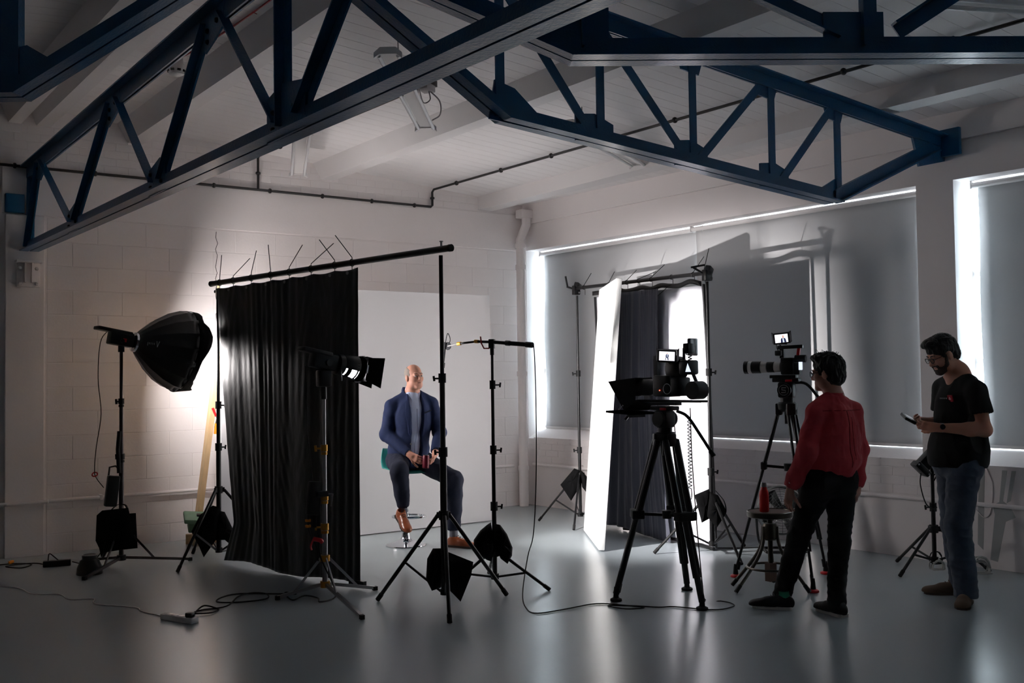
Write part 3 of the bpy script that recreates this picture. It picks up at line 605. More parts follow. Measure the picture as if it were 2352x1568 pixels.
# ------------------------------------------------------------------ low-legged lamp stands
def low_stand(label, loc, feet, secs, top, metal, fit, zhub=.085, zcol=.30, knob_dirs=(2.6, 2.6, 2.6, 2.6)):
    t = thing('lamp_stand', label, 'light stand', (loc[0], loc[1], 0), 0, 'low-legged lamp stands')
    zs = [z for z, _ in secs]+[top]
    for i, (z, r) in enumerate(secs):
        q = MB(); q.cyl((0, 0, z-.02 if i else z), (0, 0, zs[i+1]), r, n=16); q.build('column_section', metal, t)
        if i:
            q = MB(); q.cyl((0, 0, z-.035), (0, 0, z+.012), r+.011, n=14); q.cyl((0, 0, z-.06), (0, 0, z-.04), r+.009, n=14); c = q.build('collar', fit, t)
            a = knob_dirs[(i-1) % len(knob_dirs)]; d = VU(cos(a), sin(a)); q = MB(); p = ZZ*(z-.015); q.cyl(p+d*.02, p+d*.06, .007, n=8); q.bar(p+d*.062-ZZ*.022, p+d*.066+ZZ*.022, .014, .014, up=d); q.build('knob', fit, c)
    for z in (zhub, zcol): q = MB(); q.cyl((0, 0, z-.022), (0, 0, z+.022), .036, n=14); q.build('leg_collar', fit, t)
    for fx, fy in feet:
        F = Vector((fx-loc[0], fy-loc[1], .016)); d = Vector((F.x, F.y, 0)).normalized(); A = ZZ*zhub+d*.03
        q = MB(); q.bar(A, F, .022, .022); lg = q.build('leg', metal, t, smooth=0)
        q = MB(); q.bar(F-d*.03, F+d*.004, .028, .028); q.build('rubber_foot', M_rubber, lg, smooth=0)
        m_ = A.lerp(F, min(.6, .24/(F-A).length)); q = MB(); q.bar(ZZ*zcol+d*.03, m_, .009, .018, up=d); q.build('brace', metal, t, smooth=0)
    return t
oc = Vector((-5.12, -1.24, 0))
low_stand('dark lamp stand at the far left carrying the octagonal softbox', oc, [(-4.54, -1.29), (-5.516, -1.631), (-5.302, -.728)], ((.08, .020), (.946, .0165), (1.414, .0135)), 1.86, M_darksteel, M_blackm, zcol=.34)
fc = Vector((-4.288, -3.423, 0))
low_stand('steel lamp stand with brass collars in front of the black drape', fc, [(-4.616, -3.303), (-4.412, -4.235), (-3.89, -3.457)], ((.09, .0205), (.514, .019), (.727, .017), (1.079, .014)), 1.47, M_steel, M_brass, zhub=.09, zcol=.277, knob_dirs=(3.3, 3.14, 3.0))
# --- octagonal softbox with LED head
oaxis = Vector((.95, .12, -.17)).normalized(); side = Vector((oaxis.y, -oaxis.x, 0)).normalized(); oup = side.cross(oaxis).normalized()
t = thing('octabox', 'black octagonal softbox on a lamp head at the far left, facing the backdrop', 'softbox', oc+ZZ*1.86)
def ob(a, s, u): return oaxis*a+side*s+oup*u
M_soft = mat('softbox_black', (10, 10, 11), .32, var=.3, scale=4, bump=.5, bscale=9, coat=.1)
q = MB(); Rm = Matrix((oaxis, side, oup)).transposed(); q.box(ob(-.02, 0, .07), (.20, .10, .12), Rm, ch=.012); q.build('lamp_body', M_black, t)
q = MB(); q.box(ob(-.09, 0, .125), (.30, .115, .03), Rm, ch=.008); q.build('heat_sink_cover', M_black, t)
q = MB(); q.cyl((0, 0, -.04), (0, 0, .05), .026, n=14); q.cyl(ob(-.02, -.06, .05), ob(-.02, .06, .05), .018, n=12); q.build('yoke', M_black, t)
q = MB(); q.box(ob(.0, .052, .06), (.03, .004, .03), Rm); q.build('badge', M_red, t)
q = MB(); q.lathe([(.075, .09), (.085, .095), (.085, .12), (.078, .125)], 20, ob(0, 0, .065), oaxis); q.build('mount_ring', M_chrome, t)
ctr = ob(0, 0, .065); q = MB(); prof = [(.08, .115), (.13, .16), (.22, .25), (.30, .36), (.345, .46), (.36, .53)]; n = 16; vs = []; fs = []
for i, (r, a) in enumerate(prof):
    for j in range(n*4):
        th = 2*pi*j/(n*4); fr = (j % 4)/4; rr = r*(1-.035*sin(pi*fr)*(i > 0)) ; vs.append(ctr+oaxis*a+side*rr*cos(th)+oup*rr*sin(th))
m4 = n*4
for i in range(len(prof)-1):
    for j in range(m4): fs.append((i*m4+j, i*m4+(j+1) % m4, (i+1)*m4+(j+1) % m4, (i+1)*m4+j))
q.add(vs, fs); o = q.build('shell', M_soft, t, smooth=22); md = o.modifiers.new('t', 'SOLIDIFY'); md.thickness = .004; md.offset = 1
q = MB(); vs = []; fs = []; rn = random.Random(5); m = 48       # loose velcro skirt round the mouth
for j in range(m):
    th = 2*pi*j/m; g = .05+.06*max(0, sin(3*th+.6))+.05*max(0, -sin(th))**6+rn.uniform(0, .02); rr = .362
    for k in range(4): vs.append(ctr+oaxis*(.52+g*k/3)+side*(rr+.006*sin(5*th+k))*cos(th)+oup*(rr-.012*k*max(0, -sin(th))+.006*sin(7*th))*sin(th))
for j in range(m):
    for k in range(3): fs.append((j*4+k, ((j+1) % m)*4+k, ((j+1) % m)*4+k+1, j*4+k+1))
q.add(vs, fs); o = q.build('skirt', M_canvas, t, smooth=60); md = o.modifiers.new('t', 'SOLIDIFY'); md.thickness = .003
M_diff = bpy.data.materials.new('diffuser'); M_diff.use_nodes = True; bs = M_diff.node_tree.nodes['Principled BSDF']; bs.inputs['Base Color'].default_value = (.8, .8, .8, 1); bs.inputs['Emission Color'].default_value = (1, .945, .93, 1); bs.inputs['Emission Strength'].default_value = OCTA_E
q = MB(); q.lathe([(0, .475), (.17, .472), (.335, .46)], 32, ctr, oaxis); q.build('diffuser', M_diff, t)
M_print = mat('pale_print', (170, 170, 172), .6)
q = MB(); c0 = ctr+oaxis*.20; rdir = (-VX*.9+ZZ*.1); rdir = (rdir-oaxis*rdir.dot(oaxis)).normalized(); tv = oaxis.cross(rdir)
ex_ = (oaxis*1.0+rdir*1.0).normalized(); b0 = ctr+oaxis*.215+rdir*.195
for k, (x0, y0, x1, y1) in enumerate(((.0, -.025, .012, .025), (.024, -.025, .012, .025))): q.bar(b0+ex_*x0+tv*y0, b0+ex_*x1+tv*y1, .004, .006, up=rdir)
for k in range(5): q.bar(b0-ex_*(.018+.014*k)-tv*.008, b0-ex_*(.018+.014*k)+tv*(.008 if k < 4 else .02), .004, .004, up=rdir)
q.build('print_mark', M_print, t, smooth=0)
# --- fresnel lamp with barn doors
fax = Vector((.985, .10, -.19)).normalized(); fsd = Vector((fax.y, -fax.x, 0)).normalized(); fup = fsd.cross(fax).normalized()
t = thing('fresnel_lamp', 'lit black fresnel lamp with barn doors in front of the drape', 'film lamp', fc+ZZ*1.45)
hc = ZZ*.245+fax*.02
def fp(a, s, u): return hc+fax*a+fsd*s+fup*u
RF = Matrix((fax, fsd, fup)).transposed()
q = MB(); q.box(fp(-.02, 0, .0), (.20, .10, .115), RF, ch=.012); q.build('lamp_body', M_black, t)
q = MB(); q.box(fp(-.10, 0, .055), (.24, .11, .03), RF, ch=.008); q.build('heat_sink_cover', M_black, t)
q = MB(); q.cyl((0, 0, -.03), (0, 0, .07), .022, n=12); q.box((0, 0, .12), (.09, .09, .12), ch=.012); q.cyl(fp(-.01, -.075, -.01), fp(-.01, .075, -.01), .024, n=14); q.build('yoke', M_black, t)
q = MB(); q.lathe([(.05, .08), (.075, .09), (.078, .13), (.07, .135)], 24, hc, fax); q.build('mount_ring', M_black, t)
# the barrel is an open-slotted housing: bands of black metal round an inner glowing tube
M_glow = bpy.data.materials.new('lamp_glow'); M_glow.use_nodes = True; g = M_glow.node_tree.nodes['Principled BSDF']; g.inputs['Emission Color'].default_value = (.86, .86, 1, 1); g.inputs['Emission Strength'].default_value = 9
q = MB(); q.lathe([(.062, .125), (.066, .19), (.074, .25)], 24, hc, fax); q.v = q.v; q.build('reflector_tube', M_glow, t)
for a0, a1, r0, r1 in ((.12, .138, .072, .074), (.155, .185, .075, .080), (.228, .238, .088, .089), (.245, .30, .09, .094)): q = MB(); q.lathe([(r0-.006, a0), (r0, a0), (r1, a1), (r1-.006, a1), (r0-.006, a0)], 28, hc, fax); q.build('barrel_band', M_flatblack, t)
q = MB()
for s0, s1 in ((.28, .80), (.95, 1.28)):     # solid shields over the upper and far sides of the slots
    vs = []; fs = []
    for i in range(13):
        th = 2*pi*(s0+(s1-s0)*i/12-.5)
        for a, r in ((.13, .0745), (.25, .0915)): vs.append(hc+fax*a+fsd*r*sin(th)+fup*r*cos(th))
    fs = [(2*i, 2*i+2, 2*i+3, 2*i+1) for i in range(12)]; q.add(vs, fs)
o = q.build('barrel_shield', M_black, t); md = o.modifiers.new('t', 'SOLIDIFY'); md.thickness = .003
M_lens = bpy.data.materials.new('fresnel_lens'); M_lens.use_nodes = True; g = M_lens.node_tree.nodes['Principled BSDF']; g.inputs['Emission Color'].default_value = (1, .97, .95, 1); g.inputs['Emission Strength'].default_value = 5
q = MB(); q.lathe([(0, .27), (.05, .267), (.086, .26)], 24, hc, fax); q.build('lens', M_lens, t)
for (d1, d2, nm, ang, wd) in ((fsd, fup, 1, -.21, .17), (-fsd, fup, 1, -.16, .17), (fup, fsd, 0, -.04, .14), (-fup, fsd, 0, -.2, .14)):
    o_ = hc+fax*.30+d1*.095; dr = (fax*cos(ang)+d1*sin(ang)); q = MB(); w0, w1 = (.085, .115) if nm else (.07, .095)
    vs = [o_-d2*w0, o_+d2*w0, o_+dr*wd+d2*w1, o_+dr*wd-d2*w1]; q.add(vs, [(0, 1, 2, 3)]); o = q.build('barn_door', M_flatblack, t, smooth=0); md = o.modifiers.new('t', 'SOLIDIFY'); md.thickness = .003
    q = MB(); q.bar(o_-d2*.03, o_+d2*.03, .012, .012); q.build('hinge', M_steel, o, smooth=0)
q = MB(); q.tube([fp(.10, .06, -.04), fp(.11, .075, -.12)], .005, 6); q.build('tilt_lever', M_black, t)
ld = bpy.data.lights.new('fresnel_beam', 'SPOT'); ld.energy = FRESNEL_W; ld.color = (1, .955, .945); ld.spot_size = radians(80); ld.spot_blend = 1.0; ld.shadow_soft_size = .018
lo = bpy.data.objects.new('fresnel_beam', ld); COL.objects.link(lo); lo.parent = t; lo.location = hc+fax*.285; lo.rotation_euler = fax.to_track_quat('-Z', 'Y').to_euler()
# ballast clamped on the lamp stand
t = thing('ballast', 'small black ballast clipped to the brass-collared lamp stand', 'power supply', fc+VU(-.075, -.02, .62))
q = MB(); q.box((0, 0, .09), (.09, .06, .24), (0, .1, 0), ch=.01); q.build('body', M_black, t); q = MB(); q.box(VU(.06, 0, .12), (.09, .05, .04), ch=.006); q.build('clamp', M_black, t)
q = MB(); q.tube([VU(.11, -.01, .12), VU(.14, -.01, .12), VU(.125, -.01, .03)], .006, 6); q.build('lever', M_steel, t); q = MB(); q.cyl((.0, 0, -.03), (.0, 0, -.12), .02, n=10); q.build('plug', M_blackm, t)
for z in (-.07, -.11): q = MB(); q.lathe([(.022, -.008), (.023, .008)], 10, VU(-.04, 0, z)); q.build('tape_band', M_orange, t)
q = MB(); q.tube(spline([VU(-.04, 0, -.02), VU(-.035, 0, -.14), VU(.02, 0, -.27), VU(.03, 0, -.36)]), .005, 6); q.build('flex', M_rubber, t)
q = MB(); q.tube(spline([VU(.0, -.01, -.20), VU(.05, -.02, -.21), VU(.06, -.01, -.225)]), .016, 8); q.tube(spline([VU(.0, -.01, -.20), VU(-.02, -.01, -.25), VU(-.015, -.01, -.28)]), .007, 6); q.build('cable_ribbon', M_red, t)
# battery / controller hanging on the octabox stand
t = thing('lamp_controller', 'black control box strapped to the octabox stand', 'power supply', oc+VU(-.06, -.05, .55))
q = MB(); q.box((0, 0, .1), (.10, .06, .26), (0, .12, 0), ch=.012); q.build('body', M_black, t); q = MB(); q.tube([VU(-.03, 0, .22), VU(-.02, 0, .30), VU(.03, 0, .31), VU(.05, .03, .28)], .008, 6); q.build('handle', M_black, t)
q = MB(); q.tube([VU(.06, 0, .25), VU(.05, 0, .45), VU(.055, .02, .60)], .018, 8); q.build('cable_sleeve', M_blackm, t)

# ------------------------------------------------------------------ sandbags
def sandbag(label, at, pouches, st=None, seed=0):
    t = thing('sandbag', label, 'sandbag', at, 0, 'black saddle sandbags')
    for k, (out, th, o, yawb, tilt) in enumerate(pouches):
        ax = VU(cos(yawb), sin(yawb)); n_ = VU(-sin(yawb), cos(yawb)); ay = ZZ*cos(tilt)+n_*sin(tilt)
        pouch(t, out, th, VU(*o), ax, ay, 'pouch', M_canvas, seed+k)
    if st: strap(t, [VU(*p) for p in st])
    return t
sandbag('black sandbag hooked on the octabox stand', oc+ZZ*0, [([(-.17, -.02), (-.165, .19), (-.12, .23), (.10, .25), (.17, -.06), (.10, -.09), (-.10, -.12), (-.12, -.16), (-.14, -.08)], .09, (-.02, -.07, .26), 0, .05), ([(-.12, -.14), (-.11, .17), (.10, .18), (.11, -.12)], .06, (.0, .06, .27), .1, -.05)], [(-.1, -.05, .46), (-.03, -.02, .53), (.04, -.02, .53), (.08, -.05, .47)], 1)
sandbag('black sandbag slumped on the drape stand near the green toolbox', Vector((*cL, 0)), [([(-.20, .02), (-.13, .16), (-.02, .24), (.05, .22), (.03, -.03), (-.09, -.2), (-.13, -.11)], .10, (-.02, -.06, .25), 0, .08), ([(-.03, -.06), (-.02, .2), (.06, .18), (.12, .05), (.15, -.02), (.15, -.14), (.06, -.06)], .10, (0, -.04, .25), .2, .05)], None, 3)
sandbag('black sandbag between the legs of the stand before the seated man', Vector((*cR, 0)), [([(-.09, .10), (-.05, .17), (.02, .17), (.05, -.02), (.0, -.10), (-.06, -.12), (-.10, -.04)], .10, (-.03, .03, .22), 0, .0), ([(-.01, .16), (.20, .07), (.185, -.02), (.11, -.195), (.02, -.10), (-.01, 0)], .08, (.0, -.03, .23), .1, .03)], None, 5)
mc = Vector((-3.119, -3.885, 0))
sandbag('round-shouldered black sandbag on the microphone stand', mc, [([(-.05, .17), (-.02, .19), (.01, .0), (-.02, -.1), (-.05, -.09), (-.15, -.03), (-.15, .06), (-.10, .13)], .12, (-.005, -.05, .29), 0, .05), ([(.0, .18), (.05, .17), (.10, .10), (.14, .0), (.135, -.06), (.10, -.12), (.05, -.08), (.01, .0)], .12, (-.005, -.05, .29), .05, .05)], None, 7)
sandbag('black sandbag on the slim stand by the corner window', Vector((*rL, 0)), [([(-.05, .15), (.0, .13), (.02, -.02), (-.09, -.19), (-.20, -.02), (-.13, .06)], .08, (-.01, -.04, .44), 0, .04), ([(.0, .14), (.04, .1), (.11, .0), (.10, -.15), (.02, -.05)], .08, (0, -.03, .44), .1, .03)], None, 9)
sandbag('black sandbag with a carry loop on the stand behind the teleprompter camera', Vector((*rR, 0)), [([(-.02, .13), (.05, .10), (.115, -.03), (.10, -.08), (.03, -.18), (-.05, -.08), (-.04, .0)], .09, (.0, -.05, .42), 0, .03), ([(-.15, .09), (-.02, .14), (-.01, -.11), (-.09, -.15)], .07, (0, .0, .43), .1, .0)], [(.03, -.05, .56), (.10, -.05, .47), (.115, -.05, .38), (.08, -.05, .34)], 11)

# ------------------------------------------------------------------ microphone boom
stand('black stand with a boom pole right of the seated man', (mc.x, mc.y), [(-2.925, -4.298), (-3.55, -3.86), (-2.89, -3.47)], .25, 1.76, secs=((0, .018), (.32, .0155), (.57, .013), (.86, .0105)), zb=.07, knobs=(-.6, -.6, -.6), leg_r=.012)
t = thing('boom_pole', 'grey telescopic boom pole with microphone clamped on the stand', 'microphone boom', mc+ZZ*1.76)
pl_ = [(-.355, .33, .052), (-.26, .25, .068), (-.12, .12, .078), (0, 0, .068), (.12, -.1, .055), (.285, -.25, .035)]
P = [VU(*p) for p in pl_]
for k, r in enumerate((.006, .0085, .0105, .013, .0165)): q = MB(); q.cyl(P[k], P[k+1], r, n=12); q.build('pole_section', mat('carbon_pole', (30, 29, 29), .7, spec=.2), t)
for k, m_ in ((1, M_brass), (2, M_brass), (4, M_black)): q = MB(); d = (P[k+1]-P[k]).normalized(); q.cyl(P[k]-d*.018, P[k]+d*.018, (.012, .014, .014, .018, .02)[k], n=12); q.build('locking_ring', m_, t)
q = MB(); d = (P[5]-P[4]).normalized(); q.cyl(P[5]-d*.04, P[5]+d*.02, .021, n=12); q.build('end_cap', M_black, t)
q = MB(); q.box((0, 0, .055), (.045, .045, .07), (0, 0, .6), ch=.006); q.cyl((0, 0, -.03), (0, 0, .03), .016, n=10); c = q.build('clamp', M_black, t)
q = MB(); q.tube([VU(-.02, -.02, .02), VU(-.06, -.03, .02), VU(-.08, -.03, .06), VU(-.085, -.03, .11)], .006, 6); q.build('lever', M_red, c)
q = MB(); a = P[0]+VU(-.02, 0, .03); q.cyl(a, a+VU(-.02, .02, -.16), .011, n=10); q.cyl(a+VU(-.02, .02, -.16), a+VU(-.024, .022, -.2), .016, n=12); q.build('microphone', M_flatblack, t)
q = MB(); q.tube(spline([P[0], P[0]+VU(.02, 0, .05), P[0]+VU(0, 0, .1), P[0]+VU(-.02, 0, .02)]), .003, 5); q.lathe([(.03, -.004), (.032, .0), (.03, .004)], 10, P[0], (1, .5, 0)); q.build('shock_mount', M_flatblack, t)

# ------------------------------------------------------------------ stand with lamp behind the standing man
ms = Vector((-.19, -5.60, 0))
stand('short black tripod stand behind the man in jeans', (ms.x+.045, ms.y-.03), [(-.03, -5.22), (-.56, -5.60), (.12, -5.93)], .33, .80, secs=((0, .017), (.6, .0145)), zb=.09, leg_r=.012)
t = thing('work_lamp', 'small black lamp head tilted on the stand behind the man in jeans', 'film lamp', ms+VU(.045, 0, .80))
tl_ = Matrix.Rotation(-VIEW_RZ*0, 3, 'Z'); RL = Matrix((VU(.707, 0, -.707), VU(0, 1), VU(.707, 0, .707))).transposed()
q = MB(); q.box(VU(-.08, 0, .0), (.135, .13, .05), RL, ch=.01); q.build('face_plate', M_black, t); q = MB(); q.box(VU(-.02, 0, .07), (.10, .1, .16), RL, ch=.012); q.build('housing', M_black, t)
q = MB(); q.cyl((0, 0, 0), VU(0, 0, .06), .014, n=10); q.build('yoke', M_black, t)
for a, c in ((-.055, .05), (.055, -.055)): q = MB(); p = VU(-.08, 0, 0)+RL@Vector((a, -.066, 0)); q.sphere(p, .007, 8); q.build('screw', M_steel, t)
q = MB(); q.tube(spline([VU(-.10, -.05, -.03), VU(-.11, -.06, -.12), VU(-.07, -.05, -.26), VU(-.01, -.03, -.31), VU(.03, -.02, -.3)]), .005, 6); q.tube(spline([VU(.0, -.05, .0), VU(.03, -.05, -.02), VU(.0, -.05, -.09), VU(-.02, -.05, -.07), VU(.02, -.05, -.03)]), .005, 6); q.build('flex', M_rubber, t)
# ------------------------------------------------------------------ video tripods
def video_tripod(label, loc, feet, zbowl, zspread, foot_m, rz, pan_dir, logo=False, fat=1.0):
    t = thing('video_tripod', label, 'tripod', (loc[0], loc[1], 0), 0, 'video tripods')
    q = MB(); q.lathe([(.045, -.04), (.07, -.02), (.075, .02), (.062, .035)], 20, (0, 0, zbowl)); q.build('bowl', M_black, t)
    for k, (fx, fy) in enumerate(feet):
        F = Vector((fx-loc[0], fy-loc[1], .05)); d = Vector((F.x, F.y, 0)).normalized(); sd = Vector((-d.y, d.x, 0)); A = ZZ*(zbowl-.02)+d*.06
        f = (A.z-zspread)/(A.z-F.z); S_ = A.lerp(F, f)
        q = MB(); q.box(A+d*.0, (.05, .07, .09), (0, 0, atan2(d.y, d.x)), ch=.01)
        for s in (-1, 1): q.cyl(A+sd*s*.024*fat, S_+sd*s*.024*fat-(F-A).normalized()*.0, .0125*fat, n=10)
        lg = q.build('leg', M_black, t)
        q = MB(); q.box(S_, (.045*fat, .075*fat, .06), (0, 0, atan2(d.y, d.x)), ch=.008); q.build('leg_lock', M_blackm, lg)
        e = S_.lerp(F, .72); q = MB()
        for s in (-1, 1): q.cyl(S_+sd*s*.012, e+sd*s*.012, .011*fat, n=10)
        q.build('middle_tube', M_black, lg); q = MB(); q.cyl(e-(F-e).normalized()*.02, F, .012*fat, n=10); q.build('lower_tube', M_black, lg)
        q = MB(); q.lathe([(.036, -.05), (.038, -.04), (.02, -.025), (.016, .02), (.012, .05)], 14, F); q.bar(F-d*.02+ZZ*.01, F-d*.035+ZZ*.07, .012, .02, up=d); q.build('foot', foot_m if False else M_rubber, lg)
        q = MB(); q.lathe([(.036, -.048), (.042, -.046), (.040, -.034), (.024, -.026)], 14, F); q.build('foot_pad', foot_m, lg)
        C0_ = ZZ*(zspread-.01); q = MB(); q.bar(C0_+d*.03, S_-d*.01, .012, .02); q.build('spreader_arm', M_black, t)
    q = MB(); q.cyl((0, 0, zspread-.035), (0, 0, zspread+.02), .035, n=12); q.build('spreader_hub', M_black, t)
    R_ = Euler((0, 0, rz)).to_matrix()
    q = MB(); q.cyl((0, 0, zbowl+.03), (0, 0, zbowl+.065), .05, n=20); q.build('levelling_base', M_black, t); q = MB(); q.cyl((0, 0, zbowl-.13), (0, 0, zbowl-.03), .022, n=10); q.build('bowl_clamp', M_black, t)
    q = MB(); q.box(ZZ*(zbowl+.125), (.10, .12, .12), R_, ch=.018); q.cyl(ZZ*(zbowl+.125)+R_@Vector((-.075, 0, 0)), ZZ*(zbowl+.125)+R_@Vector((.075, 0, 0)), .052, n=20); fh = q.build('fluid_head', M_black, t)
    q = MB(); q.box(ZZ*(zbowl+.20), (.085, .20, .03), R_, ch=.006); q.build('camera_plate', M_black, t); q = MB(); q.box(ZZ*(zbowl+.195)+R_@Vector((-.05, -.03, 0)), (.02, .05, .018), R_, ch=.004); q.build('plate_catch', M_red, t)
    if logo:
        p = ZZ*(zbowl+.125); q = MB(); o_ = p+R_@Vector((-.078, 0, 0)); ax = R_@Vector((-1, 0, 0)); q.tube([o_+(R_@Vector((0, 1, 0)))*.038*cos(2*pi*k/24)+ZZ*.038*sin(2*pi*k/24) for k in range(24)], .002, 6, closed=True)
        yv = R_@Vector((0, -1, 0))
        pts = [o_+ax*.002+yv*x+ZZ*z for x, z in ((.018, .018), (-.014, .018), (-.014, .002), (.014, -.002), (.014, -.018), (-.018, -.018))]; q.tube(pts, .0035, 5); q.build('maker_mark', M_print, fh)
    pd = [Vector(p) for p in pan_dir]; q = MB(); q.tube(spline([ZZ*(zbowl+.18)+p for p in pd], 5), .011, 10); h = q.build('pan_handle', M_black, t)
    q = MB(); q.cyl(ZZ*(zbowl+.18)+pd[-1]*.72+pd[-2]*.28, ZZ*(zbowl+.18)+pd[-1], .017, n=12); q.build('grip', M_rubber, h)
    return t
ca = Vector((-2.475, -5.063, 0)); cb = Vector((-1.297, -5.168, 0))
HA = .04; HB = .39    # camera headings: rotation about z from +y (anticlockwise)
video_tripod('heavy black video tripod under the teleprompter camera', ca, [(-2.775, -4.858), (-2.138, -4.911), (-2.513, -5.42)], 1.13, .60, M_rubber, HA, [VU(.08, -.02, 0), VU(.15, -.05, -.04), VU(.23, -.1, -.17), VU(.31, -.14, -.31)], fat=1.9)
video_tripod('black video tripod with red foot pads beyond the wooden stool', cb, [(-1.503, -4.805), (-1.506, -5.533), (-.882, -5.166)], 1.31, .86, M_red, HB, [VU(.06, 0, .0), VU(.13, -.06, -.01), VU(.20, -.1, -.10), VU(.24, -.12, -.16)], logo=True, fat=.9)

# screen material: a bright picture with a dark figure, drawn from shapes in object space
def screen(name, glow):
    m = bpy.data.materials.new(name); m.use_nodes = True; b_ = m.node_tree.nodes['Principled BSDF']; b_.inputs['Base Color'].default_value = (.02, .02, .02, 1); b_.inputs['Emission Color'].default_value = glow; b_.inputs['Emission Strength'].default_value = 1.0; b_.inputs['Roughness'].default_value = .2; return m
M_scr = screen('screen_white', (.74, .72, .80, 1)); M_scrD = screen('screen_suit', (.012, .016, .045, 1)); M_scrS = screen('screen_skin', (.42, .22, .17, 1)); M_scrL = screen('screen_shirt', (.45, .5, .62, 1))
def monitor(t, c, rx, ry, rn_, w, h, hood, fig=1.0, name='monitor'):
    """small hooded monitor centred at c; rx right, ry up, rn_ towards the viewer"""
    R_ = Matrix((rx, ry, rn_)).transposed(); q = MB(); q.box(c-rn_*.012, (w+.024, h+.022, .024), R_, ch=.005); mo = q.build(name, M_black, t)
    q = MB(); q.box(c+rn_*.001, (w, h, .002), R_); q.build('screen', M_scr, mo, smooth=0)
    def shp(nm, m, pts, e): q = MB(); q.prism([(x*w, y*h) for x, y in pts], c+rn_*e, rx, ry, .0006); q.build(nm, m, mo, smooth=0)
    if fig > 1.2:
        shp('screen_suit', M_scrD, [(-.08, -.5), (.36, -.5), (.32, -.08), (.2, .05), (.02, .04), (-.06, -.1)], .0026); shp('screen_shirt', M_scrL, [(.08, -.5), (.2, -.5), (.16, .02), (.08, .02)], .0032)
        shp('screen_face', M_scrS, [(.06, .1), (.1, .04), (.16, .04), (.19, .12), (.19, .3), (.14, .37), (.08, .34)], .0036)
    else:
        shp('screen_suit', M_scrD, [(-.09, -.05), (-.07, .18), (.0, .22), (.1, .18), (.12, -.05), (.09, -.12), (.12, -.46), (.06, -.46), (.02, -.2), (-.04, -.2), (-.06, -.46), (-.11, -.46), (-.07, -.12)], .0026)
        shp('screen_shirt', M_scrL, [(0, -.1), (.04, -.1), (.04, .18), (-.01, .18)], .0032); shp('screen_face', M_scrS, [(-.02, .24), (.04, .24), (.05, .34), (.02, .38), (-.02, .35)], .0034)
    if hood:
        for s, ln in ((-1, hood), (1, hood*1.1)):
            q = MB(); o_ = c+rx*s*(w/2+.012); q.add([o_-ry*(h/2+.012), o_+ry*(h/2+.012), o_+ry*(h/2+.02)+rn_*ln+rx*s*.012, o_-ry*(h/2+.0)+rn_*ln+rx*s*.012], [(0, 1, 2, 3)]); o = q.build('hood_flap', M_blackm, mo, smooth=0); md = o.modifiers.new('t', 'SOLIDIFY'); md.thickness = .002
        q = MB(); o_ = c+ry*(h/2+.012); q.add([o_-rx*(w/2+.012), o_+rx*(w/2+.012), o_+rx*(w/2+.02)+rn_*hood, o_-rx*(w/2+.02)+rn_*hood], [(0, 1, 2, 3)]); o = q.build('hood_flap', M_blackm, mo, smooth=0); md = o.modifiers.new('t', 'SOLIDIFY'); md.thickness = .002
    return mo
# --- camera with teleprompter
t = thing('teleprompter_camera', 'black cinema camera with teleprompter hood and small monitor on the heavy tripod', 'video camera', ca+ZZ*1.345, HA)
RZA = Euler((0, 0, -HA)).to_matrix()
def LV(u, v, z=0): return RZA@VU(u, v, z)      # view axes in the camera's local frame
q = MB(); q.box((0, .02, .015), (.07, .30, .02), ch=.004); q.build('base_plate', M_black, t)
for x in (-.03, .03): q = MB(); q.cyl((x, -.36, .035), (x, .42, .035), .0085, n=10); q.build('rod', M_black, t)
q = MB(); q.box((0, -.03, .14), (.13, .17, .15), ch=.016); q.build('body', M_black, t)
q = MB(); q.box((0, -.15, .135), (.12, .09, .13), ch=.014); q.build('battery', M_black, t)
q = MB(); q.lathe([(.052, .05), (.056, .07), (.052, .10), (.058, .12), (.058, .22), (.064, .24), (.064, .27), (.05, .275)], 24, (0, 0, .13), (0, 1, 0)); q.build('lens', M_black, t)
q = MB(); P = [(-.069, -.09+.035*cos(2*pi*k/28), .12+.035*sin(2*pi*k/28)) for k in range(28)]; q.tube(P, .0025, 6, closed=True); q.build('dial_ring', M_print, t)
q = MB(); q.sphere((-.068, -.02, .11), .004, 8); m_ = screen('tally_light', (1, .1, .05, 1)); m_.node_tree.nodes['Principled BSDF'].inputs['Emission Strength'].default_value = 3; q.build('tally_light', m_, t)
q = MB(); q.cyl((-.05, -.30, .11), (.05, -.30, .11), .062, n=22); q.cyl((-.03, -.26, .11), (.03, -.26, .11), .04, n=16); q.build('hand_grip', M_black, t); q = MB(); q.tube([(0, -.30, .16), (0, -.27, .22), (.0, -.23, .26)], .012, 8); q.build('grip_arm', M_black, t)
q = MB(); q.bar((0, .07, .21), (0, .07, .33), .03, .035, up=(0, 1, 0)); q.bar((0, .085, .335), (0, -.12, .335), .03, .032); q.bar((0, -.10, .33), (0, -.13, .22), .026, .03, up=(0, 1, 0)); q.build('top_handle', M_black, t)
q = MB(); q.lathe([(.06, -.045), (.085, -.03), (.085, .03), (.06, .045)], 22, (0, -.12, .26), (1, 0, 0)); q.build('film_magazine_recorder', M_black, t)
q = MB(); c_ = Vector((0, -.23, .265)); q.box(c_, (.10, .10, .10), ch=.014); vfo = q.build('viewfinder', M_black, t)
q = MB(); f_ = LV(0, -1); q.prism([(-.016, -.03), (.022, -.03), (.0, .028)], c_+f_*.078+LV(-.02, 0), LV(1, 0), ZZ, .003); q.build('viewfinder_glow', M_scrL, vfo, smooth=0)
q = MB(); q.bar((0, -.19, .32), (0, -.19, .40), .014, .014, up=(0, 1, 0)); tp_ = q.build('mount_post', M_black, t)
